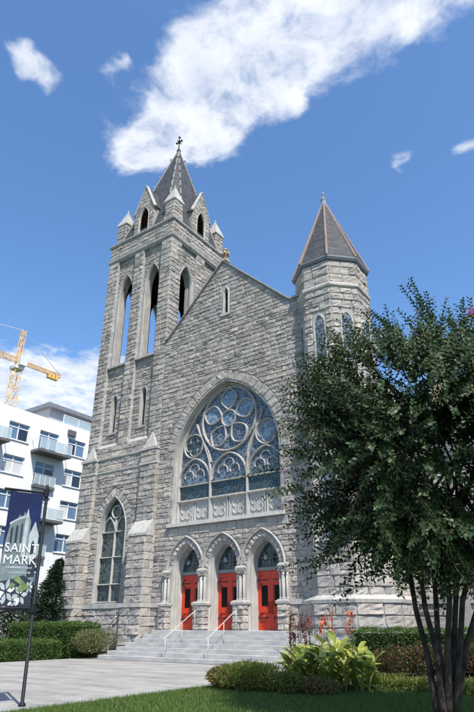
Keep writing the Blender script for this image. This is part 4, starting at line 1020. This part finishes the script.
# ------------------------------------------------------------------ banner
ban = tag(empty('street_banner', (12.44, -16.86, .12)), 'blue SAINT MARK banner hanging on a black metal pole', 'banner')
bu = np.array((.25, .968)); BWd = 1.0; FB = Fr((12.44-bu[0]*BWd, -16.86-bu[1]*BWd, 0), tuple(bu))
g = G(); g.tube([(12.44, -16.86, .1), (12.44, -16.86, .16), (12.44, -16.86, .2), (12.44, -16.86, 4.86), (12.44, -16.86, 4.92)], [.08, .08, .04, .038, .02], 12); g.out('pole', 'black_metal', ban, True)
for v in (4.70, 2.06):
    g = G(); g.tube([FB.P(-.05, v, 0), FB.P(BWd, v, 0)], .032, 8); g.tube([FB.P(BWd-.02, v-.09, 0), FB.P(BWd-.02, v+.09, 0)], .07, 10); g.out('arm', 'black_metal', ban)
BL, BR_, B0, B1 = .10, BWd-.09, 2.10, 4.66
def sagx(u, v): return .012*math.sin(3*(v-B0))
g = G(); nv = 12
for k in range(nv):
    v0, v1 = B0+(B1-B0)*k/nv, B0+(B1-B0)*(k+1)/nv; g.prism(FB, [(BL, v0), (BR_, v0), (BR_, v1), (BL, v1)], -.004, .004)
cloth = g.out('cloth', 'banner_blue', ban)
def prn(poly, mat, ww, name='printed_shape'):
    q = G(); q.prism(FB, [(BL+(BR_-BL)*a, B0+(B1-B0)*b_) for a, b_ in poly], ww-.002, ww); q.out(name, mat, cloth)
prn([(0, 0), (1, 0), (1, .45), (.8, .5), (0, .42)], 'print_grey', .008)
prn([(0, .38), (.72, .42), (.72, .74), (.64, .80), (.60, .86), (.56, .80), (.5, .82), (.46, .77), (.36, .79), (.31, .74), (.12, .70), (.05, .55)], 'print_grey', .0105)
prn([(.54, .42), (.66, .42), (.66, .76), (.60, .85), (.55, .78)], 'print_pale', .013)
prn([(.70, .40), (1, .42), (1, .62), (.86, .74), (.72, .62)], 'print_pale', .012)
for a, b_, c_, d in ((.16, .52, .22, .68), (.30, .53, .37, .70), (.45, .53, .50, .72)): prn([(a, b_), (c_, b_), (c_, d-.02), ((a+c_)/2, d), (a, d-.02)], 'print_dark', .0135)
prn([(.11, .69), (.31, .735), (.31, .755), (.10, .71)], 'print_pale', .0135); prn([(.31, .735), (.54, .765), (.54, .79), (.31, .757)], 'print_pale', .0135)
prn([(.80, .44), (.90, .45), (.90, .54), (.85, .57), (.80, .53)], 'print_dark', .0145)
prn([(.78, .24), (1, .25), (1, .40), (.92, .44), (.84, .42), (.78, .36)], 'print_dark', .011)
prn([(0, 0), (1, 0), (1, .2), (.7, .26), (.3, .22), (0, .2)], 'print_dark', .0115)
for (x, y, s, rot) in ((.25, .12, .26, .3), (.66, .09, .22, 1.2), (.9, .16, .13, .1), (.05, .05, .14, .8), (.48, .04, .15, .5)):
    for k in range(6):
        a = rot+k*math.pi/3; ca, sa = math.cos(a), math.sin(a); P = []
        for t_, h_ in ((.15, 0), (.5, .22), (.8, .16), (1, 0), (.8, -.16), (.5, -.22)): P.append((x+s*(t_*ca-h_*sa)*1.0, max(.004, y+s*.42*(t_*sa+h_*ca))))
        P = [(min(.995, max(.005, p_[0])), p_[1]) for p_ in P]; prn(P, 'print_pale' if k % 3 else 'print_white', .0145+.0008*k)
for P in ([(.40, .22), (.52, .26), (.78, .19), (.70, .17)], [(.55, .13), (.66, .2), (.95, .17), (.72, .12)], [(.3, .16), (.38, .2), (.5, .18), (.42, .14)]): prn(P, 'print_green', .020)
def text(s, u, v, size, shear=0.):
    c = bpy.data.curves.new('lettering', 'FONT'); c.body = s; c.size = size; c.extrude = .0015; c.align_x = 'CENTER'; c.space_character = 1.02
    c.materials.append(MATS['print_white']); o = bpy.data.objects.new('lettering', c); col.objects.link(o)
    p = FB.P(BL+(BR_-BL)*u, B0+(B1-B0)*v, .024); X, Nn = FB.U, FB.N
    o.matrix_world = Matrix(((X[0], 0, Nn[0], p[0]), (X[1], 0, Nn[1], p[1]), (0, 1, 0, p[2]), (0, 0, 0, 1))); mw = o.matrix_world.copy(); bpy.context.view_layer.update(); me = bpy.data.meshes.new_from_object(o.evaluated_get(bpy.context.evaluated_depsgraph_get())); bpy.data.objects.remove(o); me.transform(mw)
    for pt in ([me] if True else []): k = bpy.data.objects.new('lettering', pt); col.objects.link(k); k.parent = cloth; k.matrix_parent_inverse = cloth.matrix_world.inverted()
text('SAINT', .54, .455, .29); text('MARK', .53, .352, .29)
for v, n_, a0, a1 in ((.315, 14, .16, .92), (.272, 15, .22, .90)):
    x = a0
    while x < a1:
        dx = rnd.uniform(.018, .045); prn([(x, v), (x+dx, v+.002), (x+dx, v+rnd.uniform(.012, .024)), (x, v+.014)], 'print_pale', .016, 'small_print'); x += dx+rnd.uniform(.012, .035)

ban.rotation_mode = 'QUATERNION'; ban.rotation_quaternion = Matrix.Rotation(R(-1.6), 3, Vector((FW[0], FW[1], 0)).normalized()).to_quaternion()
# ------------------------------------------------------------------ vegetation
def leaf_arrays(B, D, S, Ln, Wd, fold=.15):
    N_ = np.cross(D, S); V = np.empty((len(B), 4, 3)); Ln = Ln[:, None]; Wd = Wd[:, None]
    V[:, 0] = B; V[:, 1] = B+D*Ln*.5+S*Wd*.5+N_*Wd*fold; V[:, 2] = B+D*Ln; V[:, 3] = B+D*Ln*.5-S*Wd*.5+N_*Wd*fold
    return V
def quads_mesh(name, V, mat, parent=None, tri=False):
    n = len(V); k = V.shape[1]; me = bpy.data.meshes.new(name); me.vertices.add(n*k); me.vertices.foreach_set('co', V.reshape(-1).astype(np.float32))
    me.loops.add(n*k); me.loops.foreach_set('vertex_index', np.arange(n*k, dtype=np.int32)); me.polygons.add(n)
    me.polygons.foreach_set('loop_start', np.arange(0, n*k, k, dtype=np.int32)); me.polygons.foreach_set('loop_total', np.full(n, k, dtype=np.int32))
    me.update(calc_edges=True); me.validate(); me.materials.append(MATS[mat]); o = bpy.data.objects.new(name, me); col.objects.link(o)
    if parent is not None: keep(o, parent) if parent.type == 'EMPTY' else setattr(o, 'parent', parent)
    return o

def rand_dirs(n): return unit(nrg.normal(size=(n, 3)))
def leaves_at(P, Nrm, ln, wd, up=.3, spread=.8):
    n = len(P); D = unit(Nrm*.6+rand_dirs(n)*spread+np.array((0, 0, up))); S = unit(np.cross(D, rand_dirs(n)))
    return leaf_arrays(P, D, S, nrg.uniform(*ln, n), nrg.uniform(*wd, n))
def hedge(name, x0, x1, y0, y1, h, n, mat, label, cat='hedge', group=None, ln=(.05, .09), wd=(.03, .05), rough=.06, rot=None):
    t = tag(empty(name, ((x0+x1)/2, (y0+y1)/2, .12)), label, cat, group); z0 = .12
    dx, dy = x1-x0, y1-y0; A = np.array([dx*dy, dx*h, dx*h, dy*h, dy*h]); pk = nrg.choice(5, n, p=A/A.sum()); a, b = nrg.random(n), nrg.random(n); P = np.zeros((n, 3)); Nn = np.zeros((n, 3))
    for k in range(5):
        m_ = pk == k
        if k == 0: P[m_] = np.stack([x0+a[m_]*dx, y0+b[m_]*dy, np.full(m_.sum(), z0+h)], 1); Nn[m_] = (0, 0, 1)
        if k == 1: P[m_] = np.stack([x0+a[m_]*dx, np.full(m_.sum(), y0), z0+b[m_]*h], 1); Nn[m_] = (0, -1, 0)
        if k == 2: P[m_] = np.stack([x0+a[m_]*dx, np.full(m_.sum(), y1), z0+b[m_]*h], 1); Nn[m_] = (0, 1, 0)
        if k == 3: P[m_] = np.stack([np.full(m_.sum(), x0), y0+a[m_]*dy, z0+b[m_]*h], 1); Nn[m_] = (-1, 0, 0)
        if k == 4: P[m_] = np.stack([np.full(m_.sum(), x1), y0+a[m_]*dy, z0+b[m_]*h], 1); Nn[m_] = (1, 0, 0)
    bumpy = rough*(np.sin(P[:, 0]*5.1+P[:, 2]*3)+np.sin(P[:, 1]*4.3+P[:, 2]*4+1)+np.sin(P[:, 0]*9+P[:, 1]*8))*.6
    # rounded edges
    cxy = np.stack([np.clip(P[:, 0], x0+.15, x1-.15), np.clip(P[:, 1], y0+.15, y1-.15), np.clip(P[:, 2], z0, z0+h-.15)], 1); d = P-cxy; P = cxy+unit(d)*np.minimum(np.linalg.norm(d, axis=1, keepdims=True), .15)
    P = P+Nn*(bumpy+nrg.normal(0, .035, n))[:, None]
    quads_mesh('foliage', leaves_at(P, Nn, ln, wd), mat, t)
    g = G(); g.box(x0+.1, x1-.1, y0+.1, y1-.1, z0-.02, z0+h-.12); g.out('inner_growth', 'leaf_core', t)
    return t
def shrub(name, c, r, h, n, mat, label, cat='shrub', group=None, ln=(.06, .1), wd=(.03, .05), lumps=9, core=True, up=.3):
    c = np.array((*c, .12)); t = tag(empty(name, tuple(c)), label, cat, group); Ps = []; Ns = []
    for k in range(lumps):
        q = np.array((nrg.uniform(-.5, .5)*r, nrg.uniform(-.5, .5)*r, h*nrg.uniform(.38, .6))) if k else np.array((0, 0, h*.52)); rr = np.array((r, r, h*.5))*nrg.uniform(.5, .75 if k else .9)
        d = rand_dirs(n//lumps); s = nrg.uniform(.75, 1.08, (len(d), 1)); p = q+d*rr*s; Ps.append(p); Ns.append(d)
    P = np.concatenate(Ps); Nn = np.concatenate(Ns); ok = P[:, 2] > .01; P = P[ok]+c; Nn = Nn[ok]
    quads_mesh('foliage', leaves_at(P, Nn, ln, wd, up), mat, t)
    g = G()
    for k in range(6):
        a = k*1.05; g.tube([c+np.array((.03*math.cos(a), .03*math.sin(a), -.02)), c+np.array((r*.5*math.cos(a), r*.5*math.sin(a), h*.65))], [.015, .006], 4)
    g.out('stem', 'bark_grey', t); return t
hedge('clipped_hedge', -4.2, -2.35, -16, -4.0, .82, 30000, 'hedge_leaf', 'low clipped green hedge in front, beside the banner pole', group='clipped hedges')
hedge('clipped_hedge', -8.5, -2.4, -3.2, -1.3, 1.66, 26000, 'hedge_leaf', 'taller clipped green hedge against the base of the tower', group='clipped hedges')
shrub('variegated_shrub', (-1.75, -2.5), 1.25, 1.6, 9000, 'variegated_leaf', 'variegated yellow green shrub at the left end of the steps')
def conifer(x, y, h, r, n, label):
    t = tag(empty('conifer_tree', (x, y, .1)), label, 'tree', 'dark conifers beside the apartment block')
    g = G(); g.tube([(x, y, 0), (x, y, h*.9)], [.22, .03], 7); g.out('trunk', 'bark_grey', t)
    a = nrg.uniform(0, 2*np.pi, n); z = nrg.power(1.5, n); z = 1-z; lay = np.sin(z*38)*.12; rr = r*(1-z)**.8*(nrg.uniform(.35, 1.08, n)+lay+.15*np.sin(a*5+z*20))
    P = np.stack([x+rr*np.cos(a), y+rr*np.sin(a), .25+z*h*1.0-.08*rr], 1); Nn = np.stack([np.cos(a), np.sin(a), np.full(n, .1)], 1)
    quads_mesh('crown', leaves_at(P, Nn, (.16, .34), (.05, .09), -.05, .5), 'conifer_leaf', t)
conifer(-7.6, -1.9+1.2, 5.4, 2.3, 16000, 'dark conifer left of the tower base, right one behind the banner')
conifer(-11.5, -5.0, 5.2, 2.6, 14000, 'dark conifer directly behind the banner, left one of the pair')
conifer(-14, 1.5, 4.6, 2.6, 9000, 'dark low conifer standing close to the white apartment wall')
# right side: hedge, nandinas, lawn strip
def at_px(u, v, dist):
    d = FW+RT*(u-237)/FPX-UPV*(v-356)/FPX; return CAM+d*dist/math.hypot(d[0], d[1])
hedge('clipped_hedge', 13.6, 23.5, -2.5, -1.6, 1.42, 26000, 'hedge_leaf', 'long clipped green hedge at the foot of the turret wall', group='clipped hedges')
for k, (u, dd, r_, h_) in enumerate(((390, 22.9, .78, 1.0), (418, 23.2, .85, 1.08), (446, 23.5, .8, 1.0), (474, 23.8, .85, 1.1))):
    p = at_px(u, 660, dd); shrub('nandina_shrub', (p[0], p[1]), r_, h_, 3600, 'nandina_leaf', ['reddish nandina shrub nearest the canna clump, in front of hedge', 'reddish nandina shrub second from the canna clump', 'reddish nandina shrub third from the canna clump, behind myrtle trunks', 'reddish nandina shrub at the right edge of the picture'][k], group='reddish nandina shrubs', ln=(.07, .12), wd=(.025, .045))
# canna clump
canna = tag(empty('canna_clump', (16.35, -9.9, .12)), 'large clump of yellow green canna leaves with orange flower spikes', 'plant')
def big_leaf(o, az, ln, wd, tilt, droop):
    """broad blade with a midrib fold that arches over; own edges and thickness of a leaf"""
    n = 7; d = np.array((math.cos(az), math.sin(az), 0)); s = np.array((-math.sin(az), math.cos(az), 0)); V = []; F = []; p = np.array(o, float); th = tilt
    for i in range(n):
        t = i/(n-1); wv = wd*math.sin(math.pi*(.06+.94*t)**.8)*(1 if t < .98 else .05); dirv = d*math.cos(th)+np.array((0, 0, math.sin(th))); up = np.array((0, 0, math.cos(th)))-d*math.sin(th)
        wav = .06*wd*math.sin(9*t+az)
        V += [tuple(p+s*wv*.5+up*(wv*.16+wav)), tuple(p), tuple(p-s*wv*.5+up*(wv*.16-wav))]
        p = p+dirv*ln/(n-1); th -= droop/(n-1)
    for i in range(n-1): F += [(3*i, 3*i+1, 3*i+4, 3*i+3), (3*i+1, 3*i+2, 3*i+5, 3*i+4)]
    return V, F
lv = []
for k in range(30):
    a = k*2.4; q = 1.22*math.sqrt((k+.5)/30); x, y = 16.35+q*math.cos(a)*1.05, -9.95+q*math.sin(a)*.8; h = rnd.uniform(.7, 1.2)*(1.05-.3*q)
    g = G(); g.tube([(x, y, .1), (x+.04, y, .12+h*.6), (x+.06, y, .12+h)], [.03, .022, .014], 6); g.out('stalk', 'stem_green', canna)
    for j in range(8):
        z = .15+h*(.05+.95*j/7.); V, F = big_leaf((x, y, z), rnd.uniform(0, 6.28), rnd.uniform(.5, .75), rnd.uniform(.17, .26), rnd.uniform(.5, 1.25), rnd.uniform(.6, 1.5)); lv.append((V, F))
for V, F in lv: keep(mk('leaf', V, F, 'canna_leaf', None, True), canna)
for k in range(10):
    x, y = 16.35+rnd.uniform(-.7, .75), -9.6+rnd.uniform(-.3, .5); zt = rnd.uniform(1.5, 2.05)
    g = G(); g.tube([(x, y, .9), (x+.02, y, zt-.1)], [.012, .008], 5); g.out('flower_stalk', 'stem_green', canna)
    V, F = [], []; q = G()
    for j in range(9):
        v_, f_ = big_leaf((x+rnd.uniform(-.03, .03), y+rnd.uniform(-.03, .03), zt-.18+.035*j), rnd.uniform(0, 6.28), rnd.uniform(.08, .14), rnd.uniform(.05, .08), rnd.uniform(.3, 1.2), .8); q.add(v_, f_)
    q.out('flower', 'flower_orange', canna)
bz = tag(empty('bronze_plant', (15.1, -8.4, .1)), 'thin bronze red flowering plants between canna and church steps', 'plant')
for k in range(22):
    x, y = 14.9+rnd.uniform(-.75, .55), -8.4+rnd.uniform(-.5, .5); h = rnd.uniform(1.2, 2.15); g = G(); g.tube([(x, y, .08), (x+rnd.uniform(-.1, .1), y, h)], [.014, .006], 5); g.out('stem', 'bronze_leaf', bz)
    q = G()
    for j in range(16):
        z = h*rnd.uniform(.45, 1.0); v_, f_ = big_leaf((x+rnd.uniform(-.03, .03), y, z), rnd.uniform(0, 6.28), rnd.uniform(.12, .22), rnd.uniform(.035, .06), rnd.uniform(.2, 1.2), .8); q.add(v_, f_)
    q.out('foliage', 'bronze_leaf', bz)
shrub('bedding_shrub', (14.0, -11.4), .62, .62, 5200, 'brown_leaf', 'low brown green bedding shrub at the lawn corner near the walk', ln=(.05, .09), wd=(.03, .05), group='low bedding shrubs')
shrub('bedding_shrub', (14.9, -11.6), .75, .72, 6500, 'bed_leaf', 'low bright green bedding shrub left of the canna clump', ln=(.07, .13), wd=(.018, .03), group='low bedding shrubs', up=.7)
shrub('bedding_shrub', (15.8, -11.35), .6, .5, 4800, 'bed_leaf', 'small green bedding shrub in front of the canna clump', ln=(.05, .09), wd=(.03, .045), group='low bedding shrubs')
shrub('bedding_shrub', (16.7, -11.2), .5, .42, 3200, 'brown_leaf', 'small yellow brown bedding shrub at the foot of the canna clump', ln=(.05, .08), wd=(.025, .045), group='low bedding shrubs')
hedge('ground_cover', 16.9, 25, -9.3, -7.6, .18, 26000, 'bed_leaf', 'low strip of green ground cover right of the canna clump', 'ground cover', ln=(.06, .1), wd=(.02, .04), rough=.05)
# grass blades on the lawn
def grass():
    n = 150000; x = nrg.uniform(13.02, 24.5, n); y = nrg.uniform(-19.5, -8.2, n); keepm = np.hypot(x-20.75, y+14.15) > .28; x, y = x[keepm], y[keepm]; n = len(x)
    P = np.stack([x, y, np.full(n, .12)], 1); D = unit(rand_dirs(n)*.55+np.array((0, 0, 1.))); S = unit(np.cross(D, rand_dirs(n))); L_ = nrg.uniform(.05, .11, n)[:, None]; W_ = nrg.uniform(.004, .008, n)[:, None]
    V = np.empty((n, 3, 3)); V[:, 0] = P-S*W_; V[:, 1] = P+S*W_; V[:, 2] = P+D*L_
    o = quads_mesh('grass', V, 'grass_blade'); tag(o, 'short mown green grass of the foreground lawn', 'grass', kind='stuff')
grass()

# crape myrtle ----------------------------------------------------------
BX, BY = 20.75, -14.15
tree = tag(empty('crape_myrtle_tree', (BX, BY, .12)), 'multi-stemmed crape myrtle tree with dark green crown at right', 'tree')
FH2 = unit(np.array((FW[0], FW[1], 0.))); CC = np.array((20.95, -14.1, 5.2)); CR = np.array((2.7, 2.0, 2.5))
def cpt(d):
    """point of the crown: wide from left to right, shallower front to back"""
    return CC+RT*(d[0]*(CR[0] if d[0] < 0 else 4.4))+FH2*d[1]*CR[1]+np.array((0, 0, d[2]*CR[2]))
stems = [(411, 578, 12.4), (421, 575, 12.0), (433, 560, 12.6), (446, 565, 11.8), (457, 560, 12.4), (472, 565, 11.9), (486, 560, 12.3)]
limb_ends = []
for k, (u, v, dd) in enumerate(stems):
    e = at_px(u, v, dd); a = -2.6+k*.75; b0 = np.array((BX, BY, .08))+RT*(.045*(k-3))+FH2*.12*math.sin(a); m1 = b0*.55+e*.45+np.array((rnd.uniform(-.06, .06), rnd.uniform(-.06, .06), .03)); m0 = b0*.8+e*.2+np.array((rnd.uniform(-.03, .03), rnd.uniform(-.03, .03), .03)); m2 = b0*.25+e*.75+np.array((rnd.uniform(-.07, .07), rnd.uniform(-.07, .07), .05))
    g = G(); t3 = e+unit(np.array((e[0]-BX, e[1]-BY, 2.4)))*1.5
    g.tube([b0, m0, m1, m2, e, t3], [.088, .066, .055, .049, .044, .034], 9); g.out('trunk', 'bark', tree, True)
    for j in range(5):
        ang = rnd.uniform(0, 6.28); tgt = cpt((math.cos(ang)*.7, math.sin(ang)*.7, rnd.uniform(-.35, .75))); st_ = e*(1-j/6.)+t3*(j/6.); mid = st_*.5+tgt*.5+np.array((0, 0, .35)); g = G(); g.tube([st_, mid, tgt], [.04, .025, .01], 6); g.out('limb', 'bark', tree, True); limb_ends.append(tgt)
def crown():
    Bs, Ds, Ss, Ls, Ws = [], [], [], [], []; tw_ = G(); sd = []
    ns = 6200
    pts = []
    for i in range(ns):
        d = rand_dirs(1)[0]; rr = nrg.uniform(.25, 1.)**.45
        lump = 1+.16*math.sin(3.1*d[0]+5*d[2])+.13*math.sin(6*d[1]-4*d[2]+1)+.1*math.sin(9*d[0]*d[1]+3)
        p = cpt(d*rr*lump*.88)
        if p[2] < 2.55+.5*math.sin(2*p[0]+p[1]): continue
        cl = math.sin(2.3*p[0]+1.1*p[2])+math.sin(2.6*p[1]-1.7*p[2]+2)+math.sin(3.1*p[2]+1.3*p[0]-p[1]); rim = max(0., np.linalg.norm(d*rr)-.55)
        if cl < .0-1.0*nrg.random()+.9*rim and nrg.random() < .9: continue
        # thinner on the side towards the church front
        if d[0] < -.3 and nrg.random() < .5: continue
        dr = unit((RT*d[0]+FH2*d[1]+np.array((0, 0, d[2]*.5)))+rand_dirs(1)[0]*.55+np.array((0, 0, .35 if d[2] > -.2 else -.25))); pts.append((p, dr, nrg.uniform(.45, 1.0), .062))
    # long arching shoots standing out of the crown
    for (u0, v0, u1, v1, dd) in ((450, 365, 411, 267, 12.0), (440, 350, 425, 285, 12.3), (372, 372, 343, 306, 11.7), (405, 350, 368, 318, 12.2), (350, 410, 318, 372, 11.8), (345, 440, 300, 385, 12.0), (340, 470, 286, 440, 12.2), (330, 460, 283, 428, 11.9), (330, 505, 290, 480, 12.1), (395, 350, 385, 300, 12.5), (465, 350, 460, 292, 12.0), (455, 340, 448, 305, 12.7), (470, 380, 480, 275, 12.3), (345, 420, 300, 408, 11.6), (350, 540, 312, 560, 11.8), (365, 560, 335, 590, 11.8), (345, 560, 300, 555, 12.2), (335, 500, 295, 520, 11.7), (430, 350, 400, 305, 11.6), (415, 360, 372, 300, 12.8), (340, 490, 292, 462, 12.5)):
        for rep in range(3):
            a, b = at_px(u0+nrg.uniform(-14, 14)*(rep > 0), v0+nrg.uniform(-10, 10)*(rep > 0), dd+nrg.uniform(-.3, .3)), at_px(u1+nrg.uniform(-22, 22)*(rep > 0), v1+nrg.uniform(0, 26)*(rep > 0), dd+nrg.uniform(-.5, .5)); pts.append((a, unit(b-a), float(np.linalg.norm(b-a)), .06))
    for k in range(110):
        d = rand_dirs(1)[0]; d[2] = abs(d[2])*.9+.1; d = unit(d); p = cpt(d*.82); dr = unit((RT*d[0]+FH2*d[1])*.55+np.array((0, 0, 1.))*nrg.uniform(.5, 1.1)+rand_dirs(1)[0]*.25); pts.append((p, dr, nrg.uniform(.8, 1.35), .062))
    for (p, dr, ln, gap) in pts:
        m_ = max(5, int(ln/gap)); t = np.linspace(.05, 1, m_); bend = np.array((dr[0]*.12, dr[1]*.12, -.18 if ln < .9 else -.1)); ax = p+np.outer(t, dr*ln)+np.outer(t**2, bend*ln)
        sidev = unit(np.cross(dr, rand_dirs(1)[0])); s2 = unit(np.cross(dr, sidev))
        for sg in (1, -1):
            q = np.where((np.arange(m_) % 2 == 0)[:, None], sidev, s2)*sg; D = unit(q+dr*.55+rand_dirs(m_)*.25+np.array((0, 0, -.08))); Bs.append(ax); Ds.append(D); Ss.append(unit(np.cross(D, unit(dr+rand_dirs(m_)*.3+np.array((0, 0, .4))))))
            Ls.append(nrg.uniform(.105, .165, m_)*(1.08-.45*t)); Ws.append(nrg.uniform(.056, .082, m_)*(1.08-.4*t))
        tw_.tube([p, p+dr*ln*.5+bend*ln*.25, p+dr*ln+bend*ln], [.008, .006, .003], 3, False)
        if nrg.random() < .05: sd.append((ax[-1], dr))
    B, D, S, L_, W_ = (np.concatenate(q) for q in (Bs, Ds, Ss, Ls, Ws))
    cr = quads_mesh('crown', leaf_arrays(B, D, S, L_, W_, .12), 'myrtle_leaf', tree)
    tw_.out('twig', 'bark_grey', cr)
    P = np.concatenate([np.repeat([a], 26, 0)+nrg.normal(0, .045, (26, 3))+np.outer(np.linspace(0, .2, 26), d_) for a, d_ in sd]); quads_mesh('seed_head', leaves_at(P, rand_dirs(len(P)), (.02, .035), (.018, .028)), 'seed_brown', cr)
    a = at_px(472, 312, 12.0); P = np.repeat([a], 60, 0)+nrg.normal(0, .06, (60, 3)); quads_mesh('flower', leaves_at(P, rand_dirs(60), (.03, .06), (.03, .05)), 'flower_pink', cr)
crown()
print('stones', len(STONES), 'objects', len(bpy.data.objects))
